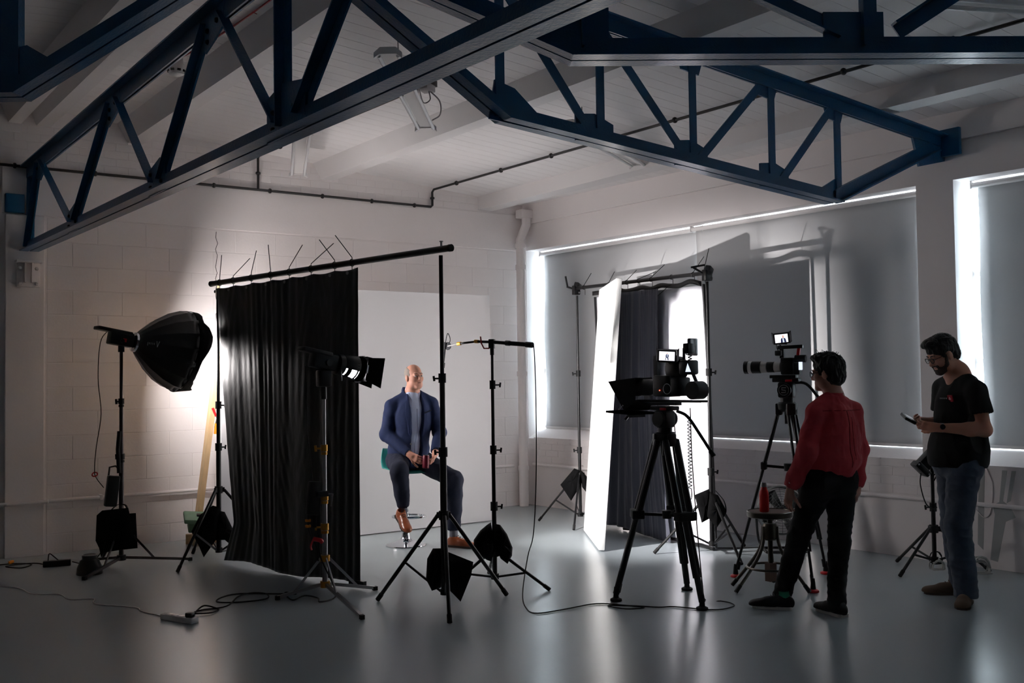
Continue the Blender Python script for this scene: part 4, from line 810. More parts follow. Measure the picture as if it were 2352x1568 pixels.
cT = Vector((0, -.19, .335))+LV(.06, 0, .05); R_ = Matrix((LV(.75, .66), LV(-.66, .75), ZZ)).transposed()
q = MB(); q.box(cT+ZZ*.02, (.085, .03, .12), R_, ch=.008); q.build('receiver', M_steel, t); q = MB(); q.box(cT+LV(-.035, -.035, .01), (.06, .05, .07), R_, ch=.006); q.build('receiver_battery', M_black, t)
q = MB(); P = [LV(-.02+.012*sin(k*.9), .0+.012*cos(k*.9), -.035-.0028*k)+cT for k in range(30)]; q.tube([cT+LV(-.04, -.04, .0), cT+LV(-.05, -.03, -.03)]+P, .004, 5); q.build('coiled_lead', M_rubber, t)
rx = LV(.97, -.05, -.06).normalized(); rn_ = LV(-.05, -1, .12).normalized(); ry = rn_.cross(rx).normalized(); rx = ry.cross(rn_)
monitor(t, LV(.0, -.15, .345), rx, ry, rn_, .105, .062, .045, 1.0)
q = MB(); q.tube([(0, .07, .33), (0, .075, .35), LV(.02, -.12, .30)], .008, 6); q.build('monitor_arm', M_black, t)
# teleprompter: hood, glass, tray
q = MB(); H0, H1, yb, yf = .115, .19, .24, .54
vs = [(-.085, .20, .04), (.085, .20, .04), (.085, .20, .20), (-.085, .20, .20), (-.13, .27, -.035), (.13, .27, -.035), (.15, .41, .175), (-.15, .41, .175)]
q.add(vs, [(0, 4, 7, 3), (1, 2, 6, 5), (3, 7, 6, 2), (0, 1, 5, 4)]); o = q.build('hood', M_blackm, t, smooth=0); md = o.modifiers.new('t', 'SOLIDIFY'); md.thickness = .004
q = MB(); q.add([(-.12, .265, -.03), (.12, .265, -.03), (.142, .40, .165), (-.142, .40, .165)], [(0, 1, 2, 3)]); q.build('beam_splitter', gl, t, smooth=0)
q = MB(); q.box((0, .34, -.05), (.25, .26, .016), (.05, 0, 0), ch=.004); q.build('screen_tray', M_flatblack, t); q = MB(); q.bar((-.08, .28, -.075), (.08, .28, -.075), .02, .02); q.bar((-.08, .28, -.075), (-.09, .30, -.10), .016, .016); q.build('tray_bracket', M_black, t)
q = MB()
hv = [Vector(v) for v in vs]; hp = hv[0]*.10+hv[4]*.76+hv[7]*.14; he = (hv[4]-hv[0]).normalized(); hu = ((hv[7]-hv[4])-he*(hv[7]-hv[4]).dot(he)).normalized(); hn = he.cross(hu); hn = -hn if hn.x > 0 else hn
for k in range(4): q.bar(hp+hn*.004+he*.013*k-hu*.004, hp+hn*.004+he*.013*k+hu*.004, .002, .007, up=he)
q.build('print_mark', M_print, t, smooth=0)
# --- second camera with white telephoto
t = thing('telephoto_camera', 'black camera with long white zoom lens and monitor, behind the woman', 'video camera', cb+ZZ*1.525, HB)
RZB = Euler((0, 0, -HB)).to_matrix()
def LV2(u, v, z=0): return RZB@VU(u, v, z)
M_lensw = mat('lens_ivory', (206, 203, 198), .45)
q = MB(); q.box((0, -.02, .09), (.12, .10, .13), ch=.014); q.build('body', M_black, t); q = MB(); q.box((.0, -.085, .07), (.075, .05, .09), ch=.01); q.build('viewfinder', M_black, t)
q = MB(); q.cyl((0, -.07, .145), (0, -.15, .145), .028, n=16); q.build('eyepiece', M_rubber, t)
y0 = .04
for ln, r0, r1, m_ in ((.05, .036, .040, M_lensw), (.055, .041, .041, M_black), (.05, .041, .044, M_lensw), (.07, .046, .047, M_black), (.03, .046, .046, M_lensw), (.03, .049, .050, M_black)):
    q = MB(); q.lathe([(r0-.004, y0), (r0, y0+.002), (r1, y0+ln-.002), (r1-.004, y0+ln)], 24, (0, 0, .085), (0, 1, 0)); q.build('lens_ring', m_, t); y0 += ln
q = MB(); q.lathe([(0, y0-.012), (.04, y0-.012)], 24, (0, 0, .085), (0, 1, 0)); q.build('front_glass', mat('lens_glass', (6, 8, 14), .05), t)
q = MB(); q.bar((0, .03, .15), (0, .03, .225), .024, .03, up=(0, 1, 0)); q.bar((0, .06, .232), (0, -.13, .237), .034, .026); q.build('top_handle', M_black, t); q = MB(); q.bar((0, -.09, .15), (0, -.10, .225), .022, .022, up=(0, 1, 0)); q.build('handle_post', M_red, t)
q = MB(); q.box((-.0, .05, .19), (.09, .05, .04), ch=.008); q.build('audio_adapter', M_black, t)
q = MB(); q.box((0, .02, .012), (.08, .20, .024), ch=.004); q.build('base_plate', M_black, t)
q = MB(); f_ = LV2(0, -1); q.prism([(-.014, -.03), (.014, -.03), (.014, .03), (-.014, .03)], Vector((0, -.05, .09))+f_*.085+LV2(.035, 0), LV2(1, 0), ZZ, .002); q.build('rear_screen', M_scrL, t, smooth=0)
rx = LV2(.97, -.1, .09).normalized(); rn_ = LV2(-.15, -1, .02).normalized(); ry = rn_.cross(rx).normalized(); rx = ry.cross(rn_)
monitor(t, LV2(-.04, -.03, .30), rx, ry, rn_, .095, .062, .03, 2.0)
q = MB(); q.tube([(0, .04, .245), (0, .05, .265), LV2(.01, -.0, .262)+ZZ*.0], .009, 6); q.build('monitor_arm', M_black, t); q = MB(); q.tube(spline([LV2(-.08, -.02, .27), LV2(-.07, -.02, .22), LV2(-.03, 0, .17)]), .003, 5); q.build('monitor_lead', M_rubber, t)

# ------------------------------------------------------------------ workshop stool, bottle, fan
so = Vector((-1.668, -5.29, 0))
t = thing('workshop_stool', 'old steel workshop stool with round wooden seat beside the woman', 'stool', so)
M_seatw = mat('dark_wood', (84, 58, 46), .5, var=.3, scale=6, stretch=(5, 1, 1)); M_worn = mat('worn_steel', (86, 82, 74), .35, metal=.85, var=.4, scale=20)
q = MB(); q.lathe([(0, .565), (.15, .565), (.155, .56), (.155, .55), (0, .55)], 36); q.build('seat', M_seatw, t)
q = MB(); q.lathe([(.150, .525), (.161, .53), (.163, .565), (.157, .57), (.155, .56)], 36); q.build('seat_rim', M_worn, t)
q = MB(); q.cyl((0, 0, .12), (0, 0, .53), .018, n=12); q.build('screw_post', M_worn, t); q = MB(); q.lathe([(.045, .36), (.055, .37), (.055, .46), (.045, .48)], 16); q.build('hub', M_worn, t)
for k, (fx, fy) in enumerate(((-1.96, -5.216), (-1.566, -5.552), (-1.45, -5.13), (-1.78, -5.02))):
    F = Vector((fx-so.x, fy-so.y, .01)); d = Vector((F.x, F.y, 0)).normalized(); q = MB(); q.tube(spline([d*.05+ZZ*.46, d*.058+ZZ*.36, d*.09+ZZ*.27, d*.16+ZZ*.17, F], 5), .0125, 10); lg = q.build('leg', M_worn, t)
    q = MB(); e_ = F-(d*.16+ZZ*.17); e_.normalize(); q.cyl(F-e_*.06, F, .0155, n=10); q.build('foot_sleeve', M_black, lg)
q = MB(); P = [(.17*cos(2*pi*k/28), .17*sin(2*pi*k/28), .165) for k in range(28)]; q.tube(P, .009, 8, closed=True); q.build('foot_ring', M_worn, t)
q = MB(); q.box((.0, 0, .13), (.07, .05, .13)); q.build('post_block', M_seatw, t, smooth=0)
t = thing('water_bottle', 'red water bottle with steel cap standing on the wooden stool', 'bottle', so+VU(-.042, -.02, .566))
M_bottle = mat('red_powder', (196, 36, 30), .42, spec=.4)
q = MB(); q.lathe([(0, 0), (.031, 0), (.034, .006), (.034, .125), (.031, .145), (.022, .165), (.020, .178)], 28); q.build('body', M_bottle, t); q = MB(); q.lathe([(.0195, .176), (.0205, .178), (.0205, .206), (.018, .21), (0, .21)], 24); q.build('cap', M_steel, t)
fo = Vector((-.27, -4.30, 0))
t = thing('floor_fan', 'grey wire-cage floor fan behind the wooden stool', 'fan', fo)
fdir = VU(-.1, -.96, .2).normalized(); fr_ = VU(1, 0); fu_ = fr_.cross(fdir) if fr_.cross(fdir).z > 0 else -fr_.cross(fdir); fcn = VU(-.06, -.02, .36); M_cage = mat('fan_wire', (88, 90, 90), .35, metal=.7)
q = MB(); q.lathe([(.20, -.06), (.215, -.02), (.215, .03), (.20, .05)], 36, fcn, fdir); q.v = q.v; o = q.build('rim', M_cage, t); 
me = o.data; bm = bmesh.new(); bm.from_mesh(me); bmesh.ops.delete(bm, geom=[f for f in bm.faces if len(f.verts) > 4], context='FACES'); bm.to_mesh(me); bm.free()
for k in range(9):
    r = .03+.022*k; q = MB(); P = [fcn+fdir*(.075-.09*(r/.22)**2)+fr_*r*cos(2*pi*j/30)+fu_*r*sin(2*pi*j/30) for j in range(30)]; q.tube(P, .002, 4, closed=True); q.build('cage_ring', M_cage, t)
for k in range(12): a = 2*pi*k/12; q = MB(); q.tube([fcn+fdir*(.075-.09*(r/.22)**2)+fr_*r*cos(a)+fu_*r*sin(a) for r in (.02, .09, .16, .21)], .0025, 4); q.build('cage_spoke', M_cage, t)
for k in range(4):
    a = 2*pi*k/4+.4; d = fr_*cos(a)+fu_*sin(a); d2 = fdir.cross(d); q = MB(); q.add([fcn+d*.04-d2*.03+fdir*.0, fcn+d*.04+d2*.03-fdir*.03, fcn+d*.19+d2*.08-fdir*.03, fcn+d*.18-d2*.03+fdir*.02], [(0, 1, 2, 3)]); o = q.build('blade', M_cage, t); md = o.modifiers.new('t', 'SOLIDIFY'); md.thickness = .004
q = MB(); q.cyl(fcn-fdir*.12, fcn+fdir*.02, .05, n=18); q.build('motor', M_black, t)
q = MB(); q.tube(spline([fcn+fr_*.22, fcn+fr_*.2-ZZ*.25, VU(.13, -.12, .016)]), .011, 8); q.tube(spline([fcn-fr_*.22, fcn-fr_*.2-ZZ*.25, VU(-.22, -.12, .016)]), .011, 8); q.tube([VU(-.22, -.14, .016), VU(.13, -.14, .016)], .012, 8); q.tube([VU(-.22, .1, .016), VU(.13, .1, .016)], .012, 8); q.tube([VU(-.22, -.14, .016), VU(-.22, .1, .016)], .011, 8); q.tube([VU(.13, -.14, .016), VU(.13, .1, .016)], .011, 8); q.build('cradle', M_black, t)

# ------------------------------------------------------------------ bar stool
bo = Vector((-2.69, -1.81, 0))
t = thing('bar_stool', 'chrome gas-lift bar stool with translucent teal shell seat under the seated man', 'bar stool', bo, VIEW_RZ)
q = MB(); q.lathe([(0, 0), (.188, 0), (.19, .004), (.186, .012), (.12, .03), (.06, .055), (.04, .085), (.036, .12)], 48); q.build('base', M_chrome, t)
q = MB(); q.cyl((0, 0, .1), (0, 0, .44), .028, n=20); q.cyl((0, 0, .42), (0, 0, .70), .019, n=16); q.build('column', M_chrome, t)
q = MB(); P = [(.02+.02+.15*cos(2*pi*k/36), -.11+.12*sin(2*pi*k/36), .285) for k in range(36)]; q.tube(P, .011, 8, closed=True); q.lathe([(.028, .27), (.036, .275), (.036, .30), (.028, .305)], 16); q.build('foot_ring', M_chrome, t)
q = MB(); q.box((0, 0, .685), (.16, .16, .02), ch=.004); q.tube([(0, 0, .67), (-.08, -.04, .665), (-.13, -.06, .65)], .006, 6); q.build('lift_lever', M_darksteel, t)
M_teal = mat('teal_acrylic', (70, 176, 168), .12, trans=.45, ior=1.3)
fx, fy = .42, -.907; q = MB(); vs = []; fs = []; NU, NV = 26, 18
for i in range(NU+1):
    a = i/NU
    for j in range(NV+1):
        b_ = (j/NV-.5)*2
        if a < .6: s = -.17+.36*(1-a/.6)-.0; z = .705+.012*b_*b_+(.0 if a > .08 else -.02*(1-a/.08)); s2 = s
        else:
            f = (a-.6)/.4; s2 = -.17-.10*sin(f*pi/2)*1.0; z = .705+.185*f**1.25+.01*b_*b_; s2 += .05*b_*b_*f
        w_ = .205*(1-.12*max(0, a-.75)/.25-.15*max(0, .12-a)/.12); wx = w_*b_
        vs.append((fx*s2-fy*wx*1.0+.03, fy*s2+fx*wx+.02, z))
for i in range(NU):
    for j in range(NV): fs.append((i*(NV+1)+j, (i+1)*(NV+1)+j, (i+1)*(NV+1)+j+1, i*(NV+1)+j+1))
q.add(vs, fs); o = q.build('seat_shell', M_teal, t, smooth=80); md = o.modifiers.new('t', 'SOLIDIFY'); md.thickness = .008; md.offset = 0
# ------------------------------------------------------------------ people: smooth-blended distance fields turned into meshes
A3 = lambda *p: np.array(p, np.float32)
def nrmz(v): v = np.asarray(v, np.float64); return v/np.linalg.norm(v)
class Field:
    def __init__(s, lo, hi, h):
        s.lo = np.array(lo, np.float64); s.h = h; s.n = np.ceil((np.array(hi)-s.lo)/h).astype(int)+1; s.F = np.full(s.n, .4, np.float32)
    def blk(s, lo, hi):
        a = np.clip(np.floor((np.array(lo)-s.lo)/s.h).astype(int), 0, s.n-1); b = np.clip(np.ceil((np.array(hi)-s.lo)/s.h).astype(int)+1, 1, s.n)
        if np.any(b <= a): return None, None
        g = [(s.lo[i]+s.h*np.arange(a[i], b[i])).astype(np.float32) for i in range(3)]
        return tuple(slice(a[i], b[i]) for i in range(3)), (g[0][:, None, None], g[1][None, :, None], g[2][None, None, :])
    def put(s, sl, d, k, sub):
        F = s.F[sl]
        if sub:
            d = -d; h = np.clip(.5-.5*(d-F)/k, 0, 1); s.F[sl] = d+(F-d)*h+k*h*(1-h); s.F[sl] = np.maximum(s.F[sl], np.maximum(F, d)) if k < 1e-4 else s.F[sl]
        else:
            h = np.clip(.5+.5*(d-F)/k, 0, 1); s.F[sl] = d+(F-d)*h-k*h*(1-h)
    def cap(s, a, b, ra, rb=None, k=.02, sub=False):
        a, b = np.array(a, float), np.array(b, float); rb = ra if rb is None else rb; m = max(ra, rb)+k+3*s.h
        sl, g = s.blk(np.minimum(a, b)-m, np.maximum(a, b)+m)
        if sl is None: return s
        ba = b-a; L2 = max(1e-9, float(ba@ba)); p = [g[i]-np.float32(a[i]) for i in range(3)]
        t = np.clip((p[0]*ba[0]+p[1]*ba[1]+p[2]*ba[2])/L2, 0, 1).astype(np.float32)
        d = np.sqrt(sum((p[i]-t*np.float32(ba[i]))**2 for i in range(3)))-(ra+(rb-ra)*t); s.put(sl, d.astype(np.float32), k, sub); return s
    def chain(s, pts, rs, k=.02):
        for i in range(len(pts)-1): s.cap(pts[i], pts[i+1], rs[i], rs[i+1], k)
        return s
    def ell(s, c, r, R=None, k=.02, sub=False):
        c = np.array(c, float); r = np.array(r, float); m = max(r)+k+3*s.h; sl, g = s.blk(c-m, c+m)
        if sl is None: return s
        p = [g[i]-np.float32(c[i]) for i in range(3)]
        if R is None: q = p
        else: R = np.array(R, float); q = [p[0]*R[j][0]+p[1]*R[j][1]+p[2]*R[j][2] for j in range(3)]
        k0 = np.sqrt(sum((q[i]/r[i])**2 for i in range(3)))+1e-6; k1 = np.sqrt(sum((q[i]/r[i]**2)**2 for i in range(3)))+1e-6
        s.put(sl, (k0*(k0-1)/k1).astype(np.float32), k, sub); return s
    def plane(s, p, n, k=.004):
        """keep the side n points away from (cut everything in front of the plane)"""
        n = nrmz(n); g = [(s.lo[i]+s.h*np.arange(s.n[i])).astype(np.float32) for i in range(3)]
        d = (g[0][:, None, None]-p[0])*n[0]+(g[1][None, :, None]-p[1])*n[1]+(g[2][None, None, :]-p[2])*n[2]
        h = np.clip(.5-.5*(d-s.F)/k, 0, 1); s.F = (d+(s.F-d)*h+k*h*(1-h)).astype(np.float32); return s
    def mesh(s):
        F = s.F; S = F < 0; n = s.n; c = np.zeros(n-1, np.int8); sh = [(i, j, k) for i in (0, 1) for j in (0, 1) for k in (0, 1)]
        V = lambda a, o: a[o[0]:o[0]+n[0]-1, o[1]:o[1]+n[1]-1, o[2]:o[2]+n[2]-1]
        for o in sh: c += V(S, o)
        act = np.argwhere((c > 0) & (c < 8)); idx = np.full(n-1, -1, np.int32); idx[act[:, 0], act[:, 1], act[:, 2]] = np.arange(len(act))
        val = {o: F[act[:, 0]+o[0], act[:, 1]+o[1], act[:, 2]+o[2]] for o in sh}; acc = np.zeros((len(act), 3)); cnt = np.zeros(len(act))
        for o in sh:
            for ax in range(3):
                if o[ax]: continue
                o2 = list(o); o2[ax] = 1; o2 = tuple(o2); a, b = val[o], val[o2]; m = (a < 0) != (b < 0); t = np.where(m, a/np.where(m, a-b, 1), 0)
                for q in range(3): acc[:, q] += np.where(m, o[q]+(t if q == ax else 0), 0)
                cnt += m
        P = s.lo+s.h*(act+acc/cnt[:, None]); quads = []
        for ax in range(3):
            a, b = (ax+1) % 3, (ax+2) % 3; s0 = [slice(None)]*3; s1 = [slice(None)]*3; s0[ax] = slice(0, -1); s1[ax] = slice(1, None)
            X0, X1 = S[tuple(s0)], S[tuple(s1)]; e = np.argwhere(X0 != X1); e = e[(e[:, a] > 0) & (e[:, b] > 0) & (e[:, a] < n[a]-1) & (e[:, b] < n[b]-1)]
            def I(da, db): f = e.copy(); f[:, a] += da; f[:, b] += db; return idx[f[:, 0], f[:, 1], f[:, 2]]
            q = np.stack([I(-1, -1), I(0, -1), I(0, 0), I(-1, 0)], 1); flip = ~X0[e[:, 0], e[:, 1], e[:, 2]]; q[flip] = q[flip][:, ::-1]; quads.append(q)
        Q = np.concatenate(quads); return P, Q[(Q >= 0).all(1)]
def vnoise(P, seed=0):
    """smooth value noise in [-1, 1] for an (n, 3) array"""
    P = np.asarray(P, np.float64)+seed*17.31; i = np.floor(P).astype(np.int64); f = P-i; f = f*f*(3-2*f); out = 0
    for dx in (0, 1):
        for dy in (0, 1):
            for dz in (0, 1):
                h = ((i[:, 0]+dx)*374761393+(i[:, 1]+dy)*668265263+(i[:, 2]+dz)*2147483647+seed*974711) & 0x7fffffff; h = (h ^ (h >> 13))*1274126177 & 0x7fffffff
                out = out+(h/0x3fffffff-1)*(f[:, 0] if dx else 1-f[:, 0])*(f[:, 1] if dy else 1-f[:, 1])*(f[:, 2] if dz else 1-f[:, 2])
    return out
def flesh(name, fld, m, parent, folds=None, label=None):
    P, Q = fld.mesh()
    if folds:
        T = np.zeros_like(P); a = P[Q[:, 1]]-P[Q[:, 0]]; b = P[Q[:, 3]]-P[Q[:, 0]]; fn = np.cross(a, b)
        for k in range(4): np.add.at(T, Q[:, k], fn)
        T /= np.linalg.norm(T, axis=1)[:, None]+1e-12; d = 0
        for (amp, fr, seed) in folds:
            w = vnoise(P*np.array(fr), seed); d = d+amp*(1-2*np.abs(w)) if amp > 0 else d+amp*w
        P = P+T*np.asarray(d)[:, None]
    me = bpy.data.meshes.new(name); me.vertices.add(len(P)); me.vertices.foreach_set('co', P.astype(np.float32).ravel())
    me.loops.add(len(Q)*4); me.loops.foreach_set('vertex_index', Q.astype(np.int32).ravel()); me.polygons.add(len(Q)); me.polygons.foreach_set('loop_start', np.arange(0, len(Q)*4, 4, dtype=np.int32))
    me.update(calc_edges=True); me.validate(); me.shade_smooth(); me.materials.append(m); return link(name, me, parent, label=label)
def surf_point(obj, p, d):
    from mathutils.bvhtree import BVHTree
    me = obj.data; bv = BVHTree.FromPolygons([v.co for v in me.vertices], [q.vertices for q in me.polygons]); d = Vector(d).normalized(); h = bv.ray_cast(Vector(p)-d*.6, d)
    return np.array(h[0]) if h[0] is not None else np.array(p)
def on_surface(name, obj, pts, d, m, r=.003, lift=.001):
    """a seam laid on obj: points are thrown along d onto its surface"""
    from mathutils.bvhtree import BVHTree
    me = obj.data; bv = BVHTree.FromPolygons([v.co for v in me.vertices], [p.vertices for p in me.polygons]); d = Vector(d).normalized(); out = []
    for p in pts:
        h = bv.ray_cast(Vector(p)-d*.6, d)
        if h[0] is not None: out.append(h[0]-d*lift)
    if len(out) > 1: q = MB(); q.tube(out, r, 5); return q.build(name, m, obj)
class HeadFrame:
    def __init__(s, c, f, up=(0, 0, 1), k=1.0):
        s.c = np.array(c, float); s.f = nrmz(f); u = np.array(up, float); u = nrmz(u-s.f*(u@s.f)); s.u = u; s.r = np.cross(s.f, s.u); s.k = k; s.R = np.array([s.r, s.f, s.u])
    def p(s, r, f, u): return s.c+s.k*(s.r*r+s.f*f+s.u*u)
    def ell(s, F, c, rad, k=.012, sub=False): F.ell(s.p(*c), np.array(rad)*s.k, s.R, k, sub)
    def cap(s, F, a, b, ra, rb=None, k=.012, sub=False): F.cap(s.p(*a), s.p(*b), ra*s.k, None if rb is None else rb*s.k, k, sub)
def add_head(F, H, neck, nr=.056, fat=0.):
    H.ell(F, (0, -.012, .036), (.075, .094, .088), .02); H.ell(F, (0, .018, -.028), (.062+fat*.3, .072, .082), .02); H.ell(F, (0, .035, -.076), (.046+fat, .05, .036), .02)
    H.cap(F, (-.012, .072, -.098), (.012, .072, -.098), .019, k=.02)
    for s in (-1, 1):
        H.ell(F, (s*.04, .058, -.02), (.024, .026, .026), .02); H.ell(F, (s*.076, -.008, -.008), (.011, .021, .033), .006); H.ell(F, (s*.05, .02, -.075), (.018, .03, .03), .02)
        H.ell(F, (s*.031, .096, .004), (.019, .014, .012), .010, True); H.cap(F, (s*.031, .0765, .006), (s*.031, .0765, .006), .0125, k=.004)
        H.cap(F, (s*.012, .094, -.033), (s*.013, .092, -.033), .0085, k=.006)
    H.cap(F, (-.036, .079, .024), (.036, .079, .024), .0115, k=.014); H.cap(F, (0, .088, .012), (0, .106, -.028), .0075, .0125, k=.010)
    H.cap(F, (-.019, .083, -.058), (.019, .083, -.058), .0068, k=.005); H.cap(F, (-.016, .083, -.069), (.016, .083, -.069), .0078, k=.005); H.cap(F, (-.024, .094, -.0635), (.024, .094, -.0635), .004, k=.004, sub=True)
    F.cap(H.p(0, -.022, -.03), neck, nr, nr+.002, .03)
def face_bits(H, t, brow, iris=(60, 50, 45), lips=None):
    for s in (-1, 1):
        q = MB(); e = Vector(H.p(s*.031, .0775, .005)); q.sphere(e, .0128*H.k, 14); eo = q.build('eye', mat('eye_white', (205, 198, 194), .25), t); q = MB(); d = Vector(H.f); q.sphere(e+d*.0092*H.k, .0062*H.k, 10); q.build('iris', mat('iris', iris, .15), eo)
        q = MB(); q.tube([H.p(s*.014, .093, .026), H.p(s*.03, .093, .031), H.p(s*.05, .078, .026)], [.004*H.k, .0045*H.k, .002], 6); q.build('eyebrow', brow, t)
    q = MB(); q.tube([H.p(-.022, .0835, -.0625), H.p(-.010, .0905, -.0615), H.p(0, .0915, -.0625), H.p(.010, .0905, -.0615), H.p(.022, .0835, -.0625)], [.001, .0032, .0032, .0032, .001], 6); q.build('lips', lips or mat('lips', (150, 84, 80), .5), t)
def spectacles(H, t, m):
    g = bpy.data.objects.new('spectacles', None); COL.objects.link(g); g.parent = t; q = MB()
    for s in (-1, 1):
        P = [H.p(s*.032+.024*cos(a), .108-.006*abs(cos(a)), .002+.019*sin(a)) for a in [2*pi*k/16 for k in range(16)]]; q.tube(P, .0022, 6, closed=True); q.tube([H.p(s*.056, .102, .008), H.p(s*.072, .085, .008), H.p(s*.081, .0, .006), H.p(s*.081, -.02, -.012)], .002, 6)
    q.tube([H.p(-.009, .11, .006), H.p(0, .113, .008), H.p(.009, .11, .006)], .002, 6); q.build('frame', m, g)
    for s in (-1, 1): q = MB(); q.lathe([(0, 0), (.0225, 0)], 16, H.p(s*.032, .107, .002), Vector(H.f)); q.build('lens', gl, g)
def add_hand(F, wrist, d, n, side, curl=(.5, .7, .5), spread=.06, k=1.0, thumb=.5, tcurl=.4):
    """d: finger direction, n: palm normal, side: +1 puts the thumb on d x n"""
    w = np.array(wrist, float); d = nrmz(d); n = np.array(n, float); n = nrmz(n-d*(n@d)); s = np.cross(d, n)*side
    for i, (off, ln, r) in enumerate(((.027, .072, .0088), (.009, .079, .0092), (-.009, .074, .0088), (-.026, .058, .0078))):
        kn = w+k*(d*(.092-.006*abs(i-1))+s*off); F.cap(w+k*(s*off*.55+d*.01), kn, .0135*k, .0105*k, .012)
        dd = nrmz(d+s*spread*(1.5-i)); p = kn; a = 0
        for fr, cu in zip((.46, .30, .24), (curl if not isinstance(curl, list) else curl[i])):
            a += cu; v = dd*cos(a)+n*sin(a); q = p+v*ln*fr*k*1.0; F.cap(p, q, r*k, r*.92*k, .004); p = q; r *= .93
    F.cap(w-d*.02, w+d*.03, .024*k, .026*k, .02); b = w+k*(d*.028+s*.026+n*.004); v = nrmz(d*.55+s*.75*thumb*1.4+n*.25); p = b
    F.cap(w+k*d*.005, b, .016*k, .015*k, .012)
    for ln, cu, r in ((.042, 0, .0125), (.032, tcurl, .0108), (.026, tcurl, .0098)):
        v = nrmz(v+(n*.8+d*.5-s*.6)*cu*.6); q = p+v*ln*k; F.cap(p, q, r*k, r*.93*k, .006); p = q
def shoe(t, heel, toe, zf, upper, sole, lace, L_=.27, w=.046, high=.085, ankle=None, h=.0045):
    """shoe from heel to toe (3D points of the sole), zf: up vector"""
    he, to = np.array(heel, float), np.array(toe, float); d = nrmz(to-he); up = np.array(zf, float); up = nrmz(up-d*(up@d)); sd = np.cross(d, up); L = np.linalg.norm(to-he); R = np.array([sd, d, up]); P = lambda s, a, u: he+sd*s+d*a*L+up*u
    mn = np.minimum(he, to)-.13; mx = np.maximum(he, to)+.16
    F = Field(mn, mx, h); F.ell(P(0, .14, .045), (w*.82, .055, .05), R, .03); F.ell(P(0, .45, .035), (w*.88, .10, .042), R, .03); F.ell(P(0, .74, .026), (w, .085, .032), R, .03); F.ell(P(0, .9, .022), (w*.8, .045, .024), R, .03)
    F.cap(P(0, .22, .05), P(0, .22, high), w*.78, w*.80, .025); F.cap(P(0, .3, .06), P(0, .6, .05), w*.6, w*.5, .03)
    F.plane(P(0, 0, .016), -up); F.plane(P(0, 0, high+.012), up)
    F.cap(P(0, .2, high+.0), P(0, .2, high+.05), w*.62, k=.004, sub=True)
    so_ = flesh('shoe', F, upper, t)
    out = [(-.6, 0), (-.9, .04), (-.88, .2), (-.74, .42), (-.95, .68), (-.9, .85), (-.55, .97), (0, 1.0), (.55, .97), (.95, .84), (1.0, .68), (.8, .42), (.9, .2), (.9, .04), (.6, 0)]
    q = MB(); k = len(out); ring = lambda u, g: [P(x*w*g, y*(1+(g-1)*.3), u) for x, y in out]; r0, r1 = ring(0, 1.04), ring(.02, 1.06); q.add([*r0, *r1], [tuple(range(k)), tuple(range(2*k-1, k-1, -1))]+[(i, k+i, k+(i+1) % k, (i+1) % k) for i in range(k)]); q.build('sole', sole, so_, smooth=30)
    q = MB()
    for i in range(5): a = .36+.075*i; u = .108-.0085*i*1.25-.004; q.tube([P(-w*.42, a, u-.006), P(0, a+.02, u+.006), P(w*.42, a, u-.006)], .0028, 5)
    q.build('laces', lace, so_); return so_
def skin_mat(name, col): 
    m = mat(name, col, .5, var=.08, scale=14, bump=.08, bscale=160); b = m.node_tree.nodes['Principled BSDF']; b.inputs['Subsurface Weight'].default_value = .12; b.inputs['Subsurface Radius'].default_value = (.012, .005, .003); b.inputs['Subsurface Scale'].default_value = .6; return m
def cloth_mat(name, col, rough=.85, var=.18, sheen=.2, bs=420, bump=.15): return mat(name, col, rough, var=var, scale=30, bump=bump, bscale=bs, sheen=sheen)
M_hairB = mat('hair_black', (24, 20, 19), .5, var=.4, scale=30, bump=.8, bscale=90, stretch=(1, 1, .25)); M_hairG = mat('hair_grey', (150, 138, 130), .6, var=.25, scale=60, bump=.5, bscale=160, stretch=(1, 1, .3))
M_beard = mat('beard_dark', (58, 42, 35), .7, var=.4, scale=60, bump=.6, bscale=200); M_specs = mat('spectacle_black', (14, 13, 13), .3)

# ================= seated man =================
so_p = thing('person', 'man in navy blazer and brown shoes seated on the bar stool', 'person', (-2.69, -1.81, 0), VIEW_RZ)
t = so_p; SK = skin_mat('skin_fair', (206, 150, 130))
tf = nrmz((.42, -.907, 0)); tr = np.array([tf[1], -tf[0], 0])     # torso forward, his right
pel = np.array([.03, .0, .80]); chest = np.array([.065, .015, 1.22]); nb = np.array([.068, .02, 1.405])
shR = np.array([-.112, -.05, 1.305]); shL = np.array([.250, .08, 1.315]); elR = np.array([-.165, -.085, 1.045]); elL = np.array([.325, .0, 1.055]); wrR = np.array([.07, -.27, .868]); wrL = np.array([.305, -.235, .885])
hipR = np.array([-.06, -.04, .80]); hipL = np.array([.13, .05, .80]); knR = np.array([-.01, -.42, .735]); knL = np.array([.475, -.245, .625]); anR = np.array([.01, -.32, .40]); anL = np.array([.455, -.115, .13])
HS = HeadFrame((.092, -.005, 1.572), (.60, -.79, .10), k=.985)
F = Field((-.32, -.55, .08), (.68, .32, 1.74), .0048)
add_head(F, HS, nb, .054, .008)
F.chain([nb, chest, pel], [.07, .12, .12], .06)
for a in (shR, shL): F.cap(nb+[0, 0, -.015], a, .046, .048, .03)
for a, b, c in ((shR, elR, wrR), (shL, elL, wrL)): F.chain([a, b, c], [.048, .04, .028], .03)
for a, b, c in ((hipR, knR, anR), (hipL, knL, anL)): F.chain([a, b, c], [.075, .055, .038], .03)
canc = np.array([.222, -.325, .805])
add_hand(F, wrR, canc+[-.02, -.015, -.005]-wrR, (.75, .35, -.3), -1, (.35, .75, .55), thumb=.5)
